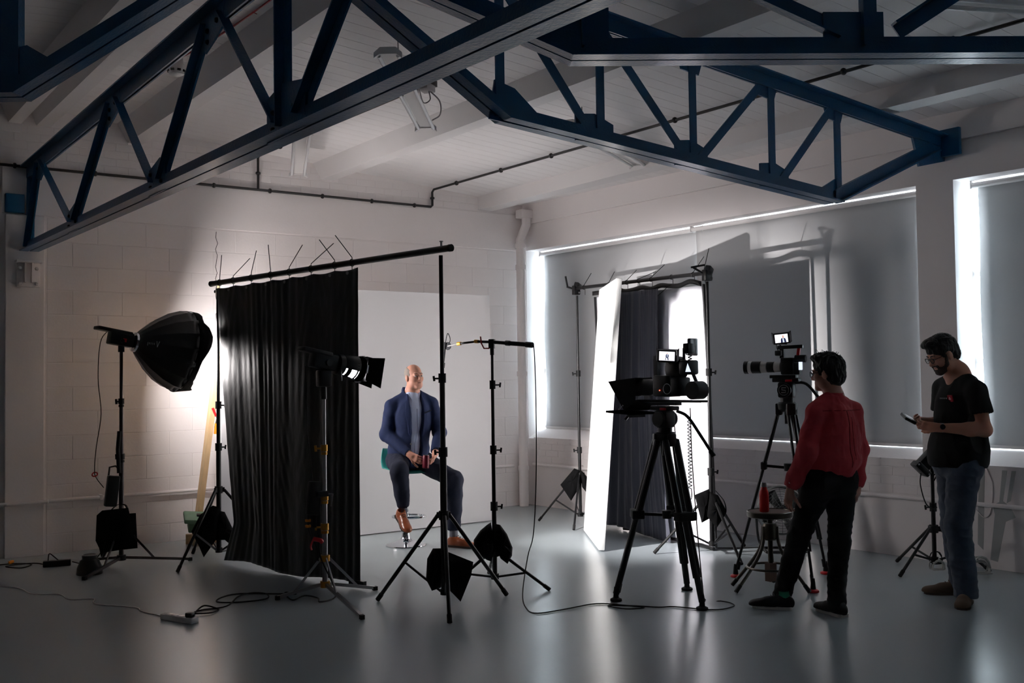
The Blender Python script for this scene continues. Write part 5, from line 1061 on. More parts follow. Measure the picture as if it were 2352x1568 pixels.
add_hand(F, wrL, canc+[.05, .0, -.03]-wrL, (-.85, -.2, -.1), 1, (.45, .7, .5), thumb=.5)
flesh('body', F, SK, t); face_bits(HS, t, mat('brow_grey', (140, 112, 98), .7))
F = Field((-.06, -.20, 1.46), (.24, .18, 1.74), .0042); HS.ell(F, (0, -.016, .037), (.0785, .0965, .089), .01); HS.ell(F, (0, .075, .045), (.075, .075, .075), .012, True); HS.ell(F, (0, .05, -.05), (.09, .075, .075), .012, True); HS.ell(F, (0, .04, .10), (.062, .09, .05), .02, True); F.plane(HS.p(0, -.05, -.045), -HS.u*.8+HS.f*.15); flesh('hair', F, M_hairG, t, [(.0012, (120, 120, 40), 1)])
# shirt
M_shirt = mat('pale_blue_shirt', (200, 210, 238), .8, var=.06, scale=40, bump=.15, bscale=300)
F = Field((-.28, -.30, .72), (.45, .25, 1.48), .0055); F.chain([nb+[0, 0, -.03], chest, pel+[0, 0, .02]], [.075, .12, .125], .07); F.ell(chest+tf*.03+[0, 0, -.08], (.12, .10, .2), np.array([tr, tf, [0, 0, 1]]), .05); F.ell(pel+tf*.05+[0, 0, .13], (.13, .115, .13), np.array([tr, tf, [0, 0, 1]]), .06); F.cap(chest+[0, 0, .08], nb, .09, .068, .05)
so1 = flesh('shirt', F, M_shirt, t, [(.004, (9, 9, 3.5), 3), (.002, (22, 22, 9), 5)])
F = Field((-.1, -.2, 1.34), (.25, .2, 1.52), .004); nk = HS.p(0, -.01, -.10); F.cap(nb+[0, 0, -.02], nb*.5+nk*.5+[0, 0, .042], .079, .070, .01); F.cap(nb-[0, 0, .1], nk+(nk-nb)*.8, .058, .056, .004, True); F.plane(nb+tf*.045+[0, 0, .015], tf*.7+np.array([0, 0, .7])); 
flesh('shirt_collar', F, M_shirt, so1)
for s in (-1, 1):
    q = MB(); c = Vector(nb+tf*.075+tr*s*.034+np.array([0, 0, -.002])); q.prism([(-.028, .03), (.026, .026), (.02*s*0+.002*s, -.045)], c, Vector(tr), Vector(np.array([0, 0, .9])+tf*-.45), .005); q.build('collar_point', M_shirt, so1, smooth=0)
q = MB(); q.tube([Vector(chest+tf*.155+[0, 0, .06]), Vector(chest+tf*.158+[0, 0, -.12]), Vector(pel+tf*.185+[0, 0, .15]), Vector(pel+tf*.175+[0, 0, .06])], .0035, 5); q.build('placket', mat('shirt_seam', (128, 140, 178), .8), so1)
# blazer
M_blaz = cloth_mat('navy_wool', (19, 35, 74), .85, .2, .0, 300)
def blazer_field():
    F = Field((-.36, -.46, .64), (.52, .32, 1.48), .0055); I = np.array([tr, tf, [0, 0, 1]])
    F.cap(chest+[0, 0, .04], chest-[0, 0, .1], .13, .15, .05); F.ell(chest+tf*.02+[0, 0, -.05], (.185, .145, .25), I, .05); F.ell(pel+[0, 0, .10]+tf*.02, (.195, .175, .2), I, .06); F.ell(pel+[0, 0, -.02]-tf*.06, (.19, .12, .12), I, .06)
    for a in (shR, shL): F.cap(nb+[0, 0, .028]+(a-nb)*.18, a+[0, 0, .006], .046, .058, .035)
    F.cap(nb-tf*.012+[0, 0, .0], nb-tf*.02+[0, 0, .03], .09, .086, .02)
    F.plane(pel+np.array([0, 0, -.13]), (0, 0, -1))
    for a, b, c in ((shR, elR, wrR), (shL, elL, wrL)): cf = c+(b-c)*.10; F.chain([a-[0, 0, .01], b, cf], [.064, .058, .043], .03)
    return F
F = blazer_field()
# open front: a wedge from the collar to the lap; lapels are a thicker band along its upper edges
ap = nb+np.array([0, 0, .02]); lo_ = pel+tf*.16+np.array([0, 0, -.02]); I = np.array([tr, tf, [0, 0, 1]])
def front(G):
    for k in range(46):
        f = k/45; c = ap*(1-f)+lo_*f+tf*min(.10+.2*f, .14*(1-f)+.06)-tr*.015*f; G.ell(c, (.066-.03*max(0, f-.35), .105, .06), I, .008, True)
    G.cap(nb-[0, 0, .03], nb+tf*.02+[0, 0, .12], .080, .080, .008, True)
Lp = Field((-.36, -.46, .64), (.52, .32, 1.48), .0055)
for sg in (-1, 1):
    for k in range(28):
        f = .04+.52*k/27; c = ap*(1-f)+lo_*f+tf*.14*(1-f)+tf*.01-tr*.015*f+tr*sg*.055; Lp.ell(c, (.022+.03*sin(pi*min(1, k/24)), .16, .034), I, .01)
F0 = F.F.copy(); front(F)
for c, b in ((wrR, elR), (wrL, elL)): cf = c+(b-c)*.10; d = nrmz(c-b); F.cap(cf+d*.0, cf+d*.08, .034, k=.004, sub=True)
bz = flesh('blazer', F, M_blaz, t, [(.006, (7, 7, 5), 11), (.003, (17, 17, 13), 12)])
Lp.F = np.maximum(F0-.0085, Lp.F); Lp.F = np.maximum(Lp.F, -(F0+.012)); front(Lp); flesh('lapels', Lp, M_blaz, bz)
q = MB(); c = chest-tr*.105+tf*.16+np.array([0, 0, .03]); q.bar(c+tr*.035+np.array([0, 0, -.012]), c-tr*.035+np.array([0, 0, .014]), .006, .012, up=(0, 0, 1)); q.build('breast_pocket', mat('navy_seam', (16, 24, 48), .8), bz)
q = MB(); q.lathe([(0, .006), (.009, .004), (.009, 0)], 12, pel+tf*.215+tr*.05+np.array([0, 0, .16]), Vector(tf)); q.build('button', M_steel, bz)
for c, b in ((wrR, elR), (wrL, elL)): d = nrmz(c-b); cf = c+(b-c)*.10; q = MB(); q.cyl(cf-d*.02, cf+d*.014, .037, .035, n=18); q.build('shirt_cuff', M_shirt, bz)
# trousers
M_chino = cloth_mat('navy_cotton', (25, 30, 50), .9, .15, .0, 350)
F = Field((-.30, -.60, .10), (.66, .30, .98), .0058); F.chain([hipR, knR, anR+[0, 0, .03]], [.098, .078, .060], .03); F.plane(anR+[0, 0, .0], nrmz(anR-knR)); F.ell(pel+[0, 0, -.0], (.17, .14, .11), np.array([tr, tf, [0, 0, 1]]), .05); F.cap(hipR, hipL, .10, k=.05)
F.chain([hipL, knL, anL+[0, 0, .07]], [.098, .078, .066], .03)
F.cap(anL+[0, 0, -.06], anL+[0, 0, .05], .048, k=.004, sub=True); F.cap(anR+nrmz(anR-knR)*.06, anR+nrmz(knR-anR)*.03, .046, k=.004, sub=True)
flesh('trousers', F, M_chino, t, [(.006, (8, 8, 6), 21), (.003, (20, 20, 12), 22)])
M_sock = cloth_mat('grey_sock', (112, 112, 122)); M_tan = mat('tan_leather', (142, 72, 40), .3, var=.2, scale=10, coat=.2); M_lea = mat('dark_sole', (52, 34, 26), .6); M_lace = mat('brown_lace', (70, 38, 24), .7)
for a, k in ((anL, knL), (anR, knR)):
    q = MB(); d = nrmz(a-k); q.tube([a-d*.06, a+d*.01, a+d*.05+np.array([0, -.0, 0])], .041, 14); q.build('sock', M_sock, t)
shoe(t, (.405, -.10, .0), (.655, -.235, .0), (0, 0, 1), M_tan, M_lea, M_lace, w=.046)
hR = anR+np.array([-.045, .03, -.085]); shoe(t, hR, hR+np.array([.105, -.215, -.125]), (.15, -.45, .88), M_tan, M_lea, M_lace, w=.046)
q = MB(); d = nrmz(wrL-elL); c = wrL+(elL-wrL)*.03; q.cyl(c-d*.008, c+d*.008, .034, n=16); q.build('watch', M_black, t)
t = thing('drink_can', 'small dark red drinks can with a pale lid in the seated man\'s hands', 'can', Vector((-2.69, -1.81, 0))+VU(*canc))
q = MB(); ax = Vector(VU(.05, .0, 1)).normalized(); q.lathe([(.026, -.06), (.031, -.054), (.031, .05), (.027, .058)], 20, (0, 0, 0), ax); q.build('can', mat('crimson', (98, 18, 38), .35, metal=.2), t); q = MB(); q.lathe([(.027, .058), (.028, .062), (.0, .062)], 20, (0, 0, 0), ax); q.build('lid', M_steel, t)

# ================= woman in the red shirt =================
wo_p = thing('person', 'woman with short dark hair and red shirt seen from behind', 'person', (-2.03, -5.90, 0), VIEW_RZ); t = wo_p
SKW = skin_mat('skin_light', (190, 138, 120)); tf = nrmz((-.42, .907, 0)); tr = np.array([tf[1], -tf[0], 0]); I = np.array([tr, tf, [0, 0, 1]])
pel = np.array([.165, .0, .885]); chest = np.array([.20, .0, 1.21]); nb = np.array([.205, .0, 1.395])
shL = np.array([.065, -.06, 1.305]); shR = np.array([.335, .06, 1.295]); elL = np.array([-.01, -.105, 1.06]); elR = np.array([.392, .075, 1.05]); wrL = np.array([-.105, -.04, .825]); wrR = np.array([.352, .03, .82])
hipL = np.array([.085, -.04, .86]); hipR = np.array([.245, .03, .86]); knL = np.array([-.035, .06, .475]); knR = np.array([.205, -.03, .455]); anL = np.array([-.135, .13, .10]); anR = np.array([.155, -.105, .09])
HW = HeadFrame((.165, .01, 1.558), (-.80, .58, -.10), k=.94)
F = Field((-.22, -.30, .04), (.50, .26, 1.72), .0048); add_head(F, HW, nb, .05); F.chain([nb, chest, pel], [.055, .10, .11], .06)
for a in (shL, shR): F.cap(nb+[0, 0, -.005], a, .036, .042, .035)
for a, b, c in ((shL, elL, wrL), (shR, elR, wrR)): F.chain([a, b, c], [.042, .034, .024], .03)
for a, b, c in ((hipL, knL, anL), (hipR, knR, anR)): F.chain([a, b, c], [.075, .05, .036], .03)
add_hand(F, wrL+[-.005, .005, -.03], (-.15, .15, -1), (.75, .55, 0), 1, (.35, .45, .3), k=.92); add_hand(F, wrR+[0, 0, -.02], (-.15, -.1, -1), (-.8, .2, 0), -1, (.5, .8, .5), k=.9)
flesh('body', F, SKW, t); face_bits(HW, t, M_hairB); spectacles(HW, t, M_specs)
F = Field((.0, -.16, 1.44), (.36, .18, 1.76), .0045); HW.ell(F, (0, -.022, .045), (.090, .107, .098), .02); HW.ell(F, (0, -.06, -.02), (.078, .062, .075), .03); HW.ell(F, (0, .035, .115), (.07, .06, .028), .025); HW.ell(F, (0, .09, -.035), (.095, .075, .088), .012, True)
for s in (-1, 1): HW.ell(F, (s*.085, -.002, -.025), (.022, .026, .036), .01, True)
F.plane(HW.p(0, -.05, -.098), -HW.u+HW.f*.05)
hr = flesh('hair', F, M_hairB, t, [(.006, (45, 45, 18), 31), (.003, (110, 110, 40), 32)])
q = MB(); rn = random.Random(2)
for k in range(34):
    a = rn.uniform(0, 2*pi); b_ = rn.uniform(.0, .9); p0 = HW.p(.085*sin(b_)*cos(a), -.02+.1*sin(b_)*sin(a), .045+.09*cos(b_)); d = nrmz(p0-HW.p(0, -.02, .02))
    q.tube([p0-d*.004, p0+d*rn.uniform(.01, .025)+HW.r*rn.uniform(-.01, .01), p0+d*rn.uniform(.008, .03)+HW.f*rn.uniform(-.02, .025)+HW.r*rn.uniform(-.02, .02)], [.0022, .0016, .0006], 4)
for c in (.05, -.06): q.tube(spline([HW.p(c*.6, .02, .135), HW.p(c, .035, .17), HW.p(c*1.5, .03, .16), HW.p(c*1.5, .02, .14)]), .0016, 4)
q.build('loose_strands', M_hairB, hr)
M_redsh = cloth_mat('red_cotton', (186, 62, 68), .9, .12, .05, 350, .12)
F = Field((-.24, -.34, .80), (.56, .34, 1.50), .0052); F.cap(chest+[0, 0, .03], pel+[0, 0, .06], .125, .14, .06); F.ell(chest+[0, 0, -.10], (.175, .13, .25), I, .05); F.ell(pel+[.01, 0, .10], (.19, .15, .09), I, .05)
for a in (shL, shR): F.cap(nb+[0, 0, .0]+(a-nb)*.1, a+[0, 0, .006], .052, .056, .04)
F.plane(pel+[0, 0, .02], (-.16, .0, -1)); F.cap(pel-[0, 0, .1], pel+[.0, 0, .035], .135, .13, .004, True)
for a, b, c in ((shL, elL, wrL), (shR, elR, wrR)): F.chain([a-[0, 0, .008], b, c+(b-c)*.05], [.060, .054, .042], .03); F.ell(c+(b-c)*.22, (.05, .047, .06), None, .03)
for c, b in ((wrL, elL), (wrR, elR)): d = nrmz(c-b); cf = c+(b-c)*.08; F.cap(cf+d*.012, cf+d*.09, .034, k=.004, sub=True)
rs = flesh('shirt', F, M_redsh, t, [(.011, (7.5, 7.5, 2.6), 41), (.006, (15, 15, 5.5), 42), (.003, (30, 30, 14), 43)])
F = Field((.05, -.16, 1.34), (.36, .16, 1.47), .004); F.cap(nb+[0, 0, -.02], nb+[-.004, .0, .03], .074, .066, .01); F.cap(nb-[0, 0, .1], nb+[0, 0, .12], .055, .056, .003, True); F.plane(nb+[0, 0, .035], (0, 0, 1)); flesh('shirt_collar', F, M_redsh, rs)
SM = mat('red_seam', (128, 38, 44), .85)
on_surface('back_pleat', rs, [chest+[0, 0, .10-.03*k] for k in range(13)], tf, SM, .0035); on_surface('back_pleat', rs, [chest+tr*.035+[0, 0, .06-.03*k] for k in range(10)], tf, SM, .0022); on_surface('yoke_seam', rs, [chest+tr*(-.15+.025*k)+[0, 0, .105] for k in range(13)], tf, SM, .0026)
for s in (0, .05): q = MB(); p = wrL+(elL-wrL)*(.12+s*3)+np.array([-.03, -.038, .0]); q.lathe([(0, .004), (.006, .003), (.006, 0)], 8, p, (-.5, -.8, 0)); q.build('cuff_button', M_white, rs)
M_blkj = cloth_mat('black_denim', (13, 13, 15), .9, .2, .0, 320)
F = Field((-.26, -.30, .04), (.46, .30, 1.0), .0055); F.ell(pel+[0, 0, -.01], (.165, .125, .12), I, .05); F.cap(hipL, hipR, .105, k=.05); F.chain([hipL, knL, anL+[0, 0, -.02]], [.1, .068, .055], .03); F.chain([hipR, knR, anR+[0, 0, -.02]], [.1, .066, .054], .03)
F.plane(pel+[0, 0, .10], (0, 0, 1)); flesh('trousers', F, M_blkj, t, [(.005, (9, 9, 7), 51), (.004, (18, 18, 24), 52)])
M_trn = mat('trainer_black', (20, 20, 22), .7, var=.2); M_sol = mat('trainer_sole', (196, 190, 184), .6)
shoe(t, (-.085, .075, 0), (-.325, .16, 0), (0, 0, 1), M_trn, M_sol, M_black, w=.043); shoe(t, (.185, -.17, 0), (.085, .07, 0), (0, 0, 1), M_trn, M_sol, M_black, w=.043)
q = MB(); q.cyl((-.13, .095, .07), (-.133, .09, .125), .040, n=16); q.build('sock', mat('green_sock', (30, 110, 84), .8), t)

# ================= man in the black T-shirt =================
mn_p = thing('person', 'bearded man in black T-shirt and jeans looking down at a device', 'person', (-1.0, -6.25, 0), VIEW_RZ); t = mn_p
SKM = skin_mat('skin_tan', (198, 140, 116)); tf = nrmz((-.93, -.30, 0)); tr = np.array([tf[1], -tf[0], 0]); I = np.array([tr, tf, [0, 0, 1]])
pel = np.array([.10, .0, .95]); chest = np.array([.115, .005, 1.30]); nb = np.array([.125, .0, 1.525])
shL = np.array([.165, -.175, 1.43]); shR = np.array([.085, .175, 1.445]); elL = np.array([.190, -.235, 1.165]); elR = np.array([.10, .235, 1.18]); wrL = np.array([-.095, -.15, 1.182]); wrR = np.array([-.10, .09, 1.215])
hipL = np.array([.115, -.085, .92]); hipR = np.array([.095, .085, .92]); knL = np.array([.035, -.135, .52]); knR = np.array([.12, .12, .50]); anL = np.array([.06, -.17, .10]); anR = np.array([.165, .15, .10])
HM = HeadFrame((.012, -.015, 1.675), (-.86, -.10, -.42), k=1.0)
dev = np.array([-.225, -.045, 1.225])
F = Field((-.36, -.36, .04), (.34, .36, 1.84), .0048); add_head(F, HM, nb, .058); F.chain([nb, chest, pel], [.065, .12, .12], .06)
for a in (shL, shR): F.cap(nb+[0, 0, .03], a, .052, .05, .045)
for a, b, c in ((shL, elL, wrL), (shR, elR, wrR)): F.cap(a, b, .052, .042, .03); F.cap(b, b*.7+c*.3, .043, .044, .03); F.cap(b*.7+c*.3, c, .044, .027, .03)
for a, b, c in ((hipL, knL, anL), (hipR, knR, anR)): F.chain([a, b, c], [.08, .055, .038], .03)
add_hand(F, wrL, dev+[.0, -.02, -.02]-wrL, (.05, .75, .35), 1, (.30, .75, .6), thumb=.45); add_hand(F, wrR, dev+[.02, .035, -.0]-wrR, (.0, -.75, .3), -1, (.35, .7, .6), thumb=.45)
flesh('body', F, SKM, t); face_bits(HM, t, M_hairB); spectacles(HM, t, M_specs)
F = Field((-.20, -.16, 1.55), (.18, .14, 1.86), .0045); HM.ell(F, (0, -.018, .044), (.087, .106, .098), .02); HM.ell(F, (0, .05, .11), (.066, .055, .03), .02); HM.ell(F, (0, -.065, -.02), (.07, .05, .06), .03); HM.ell(F, (0, .085, -.035), (.095, .072, .078), .012, True)
for s in (-1, 1): HM.ell(F, (s*.085, -.006, -.012), (.024, .027, .036), .01, True)
F.plane(HM.p(0, -.05, -.07), -HM.u+HM.f*.05); flesh('hair', F, M_hairB, t, [(.004, (50, 50, 25), 61), (.002, (120, 120, 60), 62)])
F = Field((-.20, -.16, 1.48), (.14, .14, 1.72), .004); HM.ell(F, (0, .037, -.078), (.052, .055, .041), .02); HM.cap(F, (-.012, .073, -.1), (.012, .073, -.1), .021, k=.02)
for s in (-1, 1): HM.cap(F, (s*.066, .012, .0), (s*.055, .03, -.06), .011, .014, k=.015); HM.cap(F, (s*.055, .03, -.06), (s*.036, .062, -.092), .014, .016, k=.015); HM.cap(F, (s*.03, .084, -.052), (s*.036, .078, -.08), .007, k=.012)
HM.cap(F, (-.03, .086, -.049), (.03, .086, -.049), .006, k=.01); HM.ell(F, (0, .1, -.064), (.022, .03, .008), .006, True); F.plane(HM.p(0, 0, .004), HM.u); flesh('beard', F, M_beard, t, [(.0015, (150, 150, 150), 65)])
M_tee = cloth_mat('black_jersey', (10, 10, 11), .9, .15, .0, 400)
F = Field((-.30, -.40, .84), (.42, .40, 1.60), .0055); F.cap(chest+[0, 0, .05], pel+[.01, 0, .0], .13, .148, .06); F.ell(chest+[.02, 0, .0], (.19, .132, .22), I, .05)
for a in (shL, shR): F.cap(nb+[0, 0, .0]+(a-nb)*.12, a+[0, 0, .0], .056, .062, .045)
F.ell(pel+[.01, 0, .07], (.205, .17, .18), I, .06); F.cap(chest+[.02, 0, -.1], pel+[.005, 0, .0], .15, .178, .06)
F.plane(pel+[0, 0, -.035], (0, .03, -1))
for a, b in ((shL, elL), (shR, elR)): e = a+(b-a)*.58; F.cap(a-[0, 0, .008], e, .066, .072, .03)
for a, b in ((shL, elL), (shR, elR)):
    e = a+(b-a)*.58; d = nrmz(b-a); F.cap(e+d*.075, e+d*.2, .10, k=.004, sub=True); F.cap(e-d*.0, e+d*.12, .060, k=.004, sub=True)
    sl_, g_ = F.blk(e+d*.08-.12, e+d*.08+.12)
F.cap(pel+[.005, 0, -.14], pel+[.005, 0, -.02], .165, k=.005, sub=True); F.cap(nb+[-.01, 0, .0], nb+[-.03, 0, .12], .066, k=.004, sub=True)
ts = flesh('t_shirt', F, M_tee, t, [(.006, (6, 6, 3.5), 71), (.004, (13, 13, 8), 72)])
em = surf_point(ts, chest+tr*-.075+np.array([0, 0, .075]), -tf)
q = MB(); ez = Vector(tf*.25+np.array([0, 0, 1])).normalized(); er = Vector(tr)*-1; er_ = np.array(er); q.prism([(-.02, -.022), (.02, -.022), (.02, .022), (-.02, .022)], em+tf*.004, er, ez, .010); eo = q.build('chest_emblem', mat('emblem_red', (176, 36, 52), .7), ts, smooth=0)
q = MB(); q.prism([(-.009, -.008), (.009, -.008), (.0, .012)], em+tf*.0095, er, ez, .003); q.build('emblem_mark', mat('emblem_white', (226, 190, 192), .7), eo, smooth=0)
q = MB()
for k in range(5): q.prism([(-.035-.013*k, -.004), (-.028-.013*k, -.004), (-.028-.013*k, .004), (-.035-.013*k, .004)], surf_point(ts, em-er_*(.0315+.013*k), -tf)+er_*(.0315+.013*k)+tf*.0005, er, ez, .003)
q.build('chest_lettering', M_print, ts, smooth=0)
M_jean = cloth_mat('blue_denim', (62, 72, 88), .85, .25, .15, 260, .2)
F = Field((-.20, -.34, .04), (.38, .34, 1.04), .0055); F.ell(pel+[0, 0, -.02], (.175, .13, .12), I, .05); F.cap(hipL, hipR, .108, k=.05); F.chain([hipL, knL, anL+[0, 0, -.03]], [.108, .08, .072], .03); F.chain([hipR, knR, anR+[0, 0, -.03]], [.108, .08, .072], .03)
F.plane(pel+[0, 0, .08], (0, 0, 1)); F.plane((0, 0, .055), (0, 0, -1)); flesh('jeans', F, M_jean, t, [(.006, (8, 8, 6), 81), (.005, (15, 15, 20), 82)])
jn = t.children[-1]; JS = mat('denim_seam', (38, 44, 56), .85); nv = np.array([-.75, .66, 0]); sv = np.array([.66, .75, 0])
on_surface('back_pocket', jn, [pel+sv*x+[0, 0, z] for x, z in ((-.06, -.045), (-.055, -.16), (-.01, -.185), (.035, -.16), (.04, -.045), (-.06, -.045))], nv, JS, .0022); on_surface('side_seam', jn, [pel+np.array([.01, 0, -.05-.06*k]) for k in range(12)], (0, 1, 0), JS, .0022)
q = MB(); q.box(pel+np.array([.15, -.125, -.03]), (.006, .018, .018), (0, 0, .6)); q.build('shirt_label', M_white, ts)
M_sued = mat('brown_suede', (92, 74, 60), .85, var=.2, scale=20); M_crepe = mat('crepe_sole', (66, 52, 42), .7)
shoe(t, (.095, -.095, 0), (-.04, -.33, 0), (0, 0, 1), M_sued, M_crepe, M_lace, w=.049, high=.10); shoe(t, (.215, .135, 0), (-.075, .19, 0), (0, 0, 1), M_sued, M_crepe, M_lace, w=.049, high=.10)
q = MB(); d = nrmz(wrL-elL); c = wrL-d*.03; q.cyl(c-d*.011, c+d*.011, .032, n=18); wt = q.build('watch_strap', M_steel, t); q = MB(); n_ = np.array([-.15, -1, .25]); q.lathe([(0, .008), (.017, .008), (.019, 0)], 18, c+nrmz(n_)*.028, Vector(n_)); q.build('watch_face', M_black, wt)
t = thing('handheld_device', 'black handheld device with a pale screen held by the bearded man', 'device', Vector((-1.0, -6.25, 0))+VU(*(dev+[-.02, 0, .015])), VIEW_RZ)
q = MB(); R_ = Euler((.25, .5, 0)).to_matrix(); q.box((0, 0, 0), (.085, .13, .022), R_, ch=.006); q.build('body', M_black, t); q = MB(); q.box(R_@Vector((0, 0, .0125)), (.06, .09, .002), R_); q.build('screen', M_steel, t, smooth=0)
# ------------------------------------------------------------------ cables and small floor things
def cable(label, pts, r=.0042, m=None, n=6, name='floor_cable', group=None):
    q = MB(); q.tube(spline(pts, n), r, 6); return tag(q.build(name, m or M_rubber, smooth=60), label, 'cable', group)
z0 = .006
pe = mc+ZZ*1.76+VU(.30, -.265, .03)
fp_ = [(-3.414, -4.68), (-3.435, -4.828), (-3.211, -4.847), (-2.951, -4.855), (-2.827, -5.027), (-2.782, -5.149), (-2.90, -5.10), (-2.93, -4.95), (-2.80, -5.06), (-2.70, -5.20), (-2.607, -5.259), (-2.472, -5.487), (-2.30, -5.50), (-2.235, -5.42), (-2.24, -5.33), (-2.28, -5.22)]
cable('black microphone cable dropping from the boom pole and looping across the floor to the tripod', [pe, pe+VU(.012, 0, -.03), pe+VU(.02, .0, -.35), pe+VU(.015, .0, -.9), pe+VU(-.01, .0, -1.35), Vector((-3.14, -4.33, .28)), Vector((-3.33, -4.52, .07))]+[Vector((x, y, z0)) for x, y in fp_]+[Vector((-2.33, -5.14, .3)), Vector((-2.36, -5.1, .75)), Vector((-2.40, -5.08, 1.2))])
# coiled lead hanging from the teleprompter camera
q = MB(); P = [ca+VU(.165+.012*cos(k*1.1), -.02+.012*sin(k*1.1), 1.27-.0042*k) for k in range(120)]; q.tube(P, .0035, 5); q.tube(spline([P[-1], ca+VU(.17, -.02, .70), ca+VU(.12, -.02, .66), ca+VU(.05, -.02, .68)]), .0035, 5); q.tube(spline([ca+VU(.175, -.02, 1.33), ca+VU(.18, -.02, 1.0), ca+VU(.2, -.02, .6), ca+VU(.22, -.02, .3), ca+VU(.24, -.04, .01)]), .004, 5)
tag(q.build('coiled_cable', M_rubber, smooth=60), 'black curly cable hanging behind the teleprompter camera', 'cable')
# mains cable of the fresnel lamp
c2 = [(-5.268, -3.47), (-5.20, -3.34), (-5.097, -3.213), (-5.05, -3.35), (-5.131, -3.439), (-5.24, -3.40), (-5.15, -3.30), (-4.978, -3.311), (-4.80, -3.07), (-4.66, -2.98), (-4.60, -3.10), (-4.68, -3.28), (-4.86, -3.22), (-4.98, -3.135), (-4.90, -3.02), (-4.74, -2.95), (-4.55, -3.14), (-4.44, -3.259), (-4.47, -3.13), (-4.54, -3.42), (-4.416, -3.355), (-4.36, -3.45), (-4.412, -3.599), (-4.265, -3.537)]
cable('black mains cable tangled on the floor below the fresnel lamp', [Vector((x, y, z0+.004*(k % 3))) for k, (x, y) in enumerate(c2)]+[fc+Vector((.03, -.06, .1)), fc+VU(-.03, -.03, .3), fc+VU(-.04, -.02, .45)], .0055)
cable('thin lead hanging from the fresnel lamp to its ballast', [fc+VU(-.13, -.02, 1.66), fc+VU(-.12, -.02, 1.45), fc+VU(-.115, -.03, 1.2), fc+VU(-.09, -.03, .95), fc+VU(-.08, -.03, .83)], .003)
cable('pale mains lead crossing the dark floor at lower left', [Vector((x, y, .005)) for x, y in ((-6.3, -1.2), (-6.088, -1.463), (-5.985, -1.656), (-5.95, -1.951), (-5.8, -2.095), (-5.78, -2.343), (-5.635, -2.425), (-5.668, -2.619), (-5.482, -2.914), (-5.482, -3.069), (-5.414, -3.322))], .004, mat('pale_cable', (205, 205, 206), .5))
t = thing('power_strip', 'white extension socket strip on the floor at lower left', 'power strip', (-5.365, -3.50, 0), atan2(-.285, .121))
q = MB(); q.box((0, 0, .018), (.30, .062, .036), ch=.006); q.build('body', M_white, t)
for x in (-.1, -.04, .02): q = MB(); q.box((x, 0, .0362), (.04, .04, .002), ch=.0008); q.build('socket', M_steel, t)
q = MB(); q.box((.10, 0, .052), (.05, .05, .034), (0, 0, .3), ch=.01); q.build('plug', M_black, t)
cable('thin black lead from the octabox head down to its control box', [oc+VU(-.11, 0, 2.01), oc+VU(-.17, -.02, 1.9), oc+VU(-.185, -.03, 1.6), oc+VU(-.16, -.03, 1.3), oc+VU(-.2, -.03, 1.02), oc+VU(-.215, -.03, .83), oc+VU(-.2, -.03, .76), oc+VU(-.13, -.05, .68)], .004)
q = MB(); c_ = oc+VU(-.213, -.03, .79); q.tube([c_+VU(.022*cos(a), .012*sin(a), .016*sin(a)) for a in [2*pi*k/14 for k in range(14)]], .006, 6, closed=True); tag(q.build('cable_tie_loop', M_red), 'small red tie on the octabox lamp lead', 'cable tie')
ad_ = [(-6.0, -.46), (-5.923, -.475), (-5.80, -.46), (-5.70, -.62), (-5.80, -.72), (-5.90, -.60), (-5.75, -.52), (-5.66, -.60), (-5.60, -.70)]
cable('black mains cable bundle by the wall at far left', [Vector((x, y, z0+.006*(k % 2))) for k, (x, y) in enumerate(ad_)], .0055)
q = MB(); q.lathe([(.012, -.02), (.014, 0), (.012, .02)], 10, (-5.84, -.5, .03), (1, .3, .2)); tag(q.build('cable_marker', M_orange), 'small yellow tape tag on the cable bundle by the wall', 'tape')
t = thing('power_adapter', 'black mains adapter brick lying by the wall at far left', 'power adapter', (-5.535, -.80, 0), -.25)
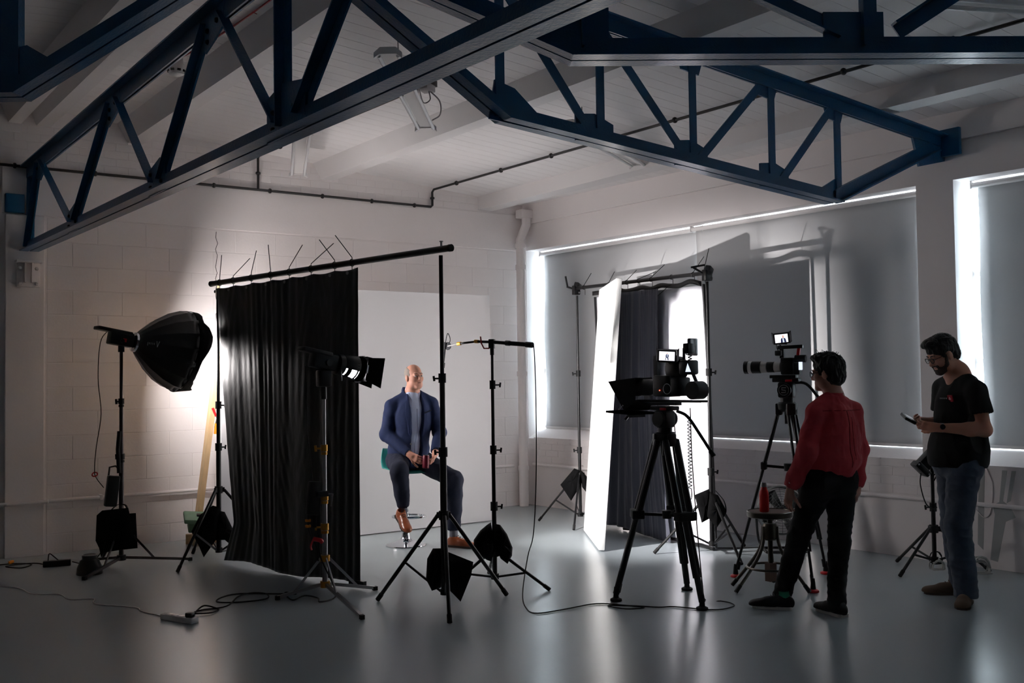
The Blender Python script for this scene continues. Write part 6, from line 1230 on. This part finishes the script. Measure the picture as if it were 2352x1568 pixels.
q = MB(); q.box((0, 0, .027), (.22, .08, .052), ch=.008); q.build('body', M_black, t); q = MB(); q.tube(spline([(-.07, 0, .05), (-.06, 0, .11), (-.02, 0, .08), (.01, 0, .05)]), .005, 6); q.build('lead_loop', M_rubber, t)
cable('black lead from the adapter up behind the sandbag on the octabox stand', [Vector((-5.42, -.83, .03)), Vector((-5.36, -.86, .012)), Vector((-5.30, -.95, .02)), Vector((-5.22, -1.0, .12)), Vector((-5.2, -1.05, .28)), Vector((-5.16, -1.15, .36))], .0045)
t = thing('lamp_reflector', 'black bowl-shaped lamp reflector standing on the floor by the octabox stand', 'reflector', (-5.405, -1.36, 0))
q = MB(); q.lathe([(.10, 0), (.102, .004), (.098, .05), (.075, .11), (.058, .125), (.060, .15), (.058, .155), (.052, .155)], 28); q.build('bowl', M_black, t); q = MB(); q.lathe([(.050, .150), (.059, .152), (.059, .158), (.050, .158), (.050, .150)], 24); q.build('rim', M_steel, t)
# white coils behind the man
def coil(label, c, R0, n, tilt, m, r=.006, seed=0):
    rn = random.Random(seed); P = []
    for k in range(n*14):
        a = 2*pi*k/14; w = R0*(1+.12*sin(k*.37+seed)); P.append(Vector(c)+VU(w*cos(a), .25*w*sin(a*1.0)+.03*sin(k*.21), max(r, .5*R0+w*tilt*sin(a)+.015*sin(k*.5))))
    q = MB(); q.tube(P, r, 5); return tag(q.build('cable_coil', m, smooth=60), label, 'cable')
M_wcab = mat('white_cable', (176, 174, 170), .5)
coil('coil of white cable on the floor behind the man in jeans', (-.10, -5.98, .03), .07, 6, 1.0, M_wcab, seed=2)
coil('small white cable coil by the foot of the short tripod stand', (-.17, -5.67, .02), .05, 4, .9, M_wcab, r=.005, seed=5)
coil('black looped cable at the foot of the short tripod stand', (-.14, -5.64, .06), .045, 2, 1.2, M_rubber, r=.0045, seed=8)
cable('black cable along the floor below the second camera and fan', [Vector((-.72, -3.75, .008)), Vector((-.5, -3.95, .008)), Vector((-.3, -4.05, .008)), Vector((-.12, -4.2, .008))], .006)
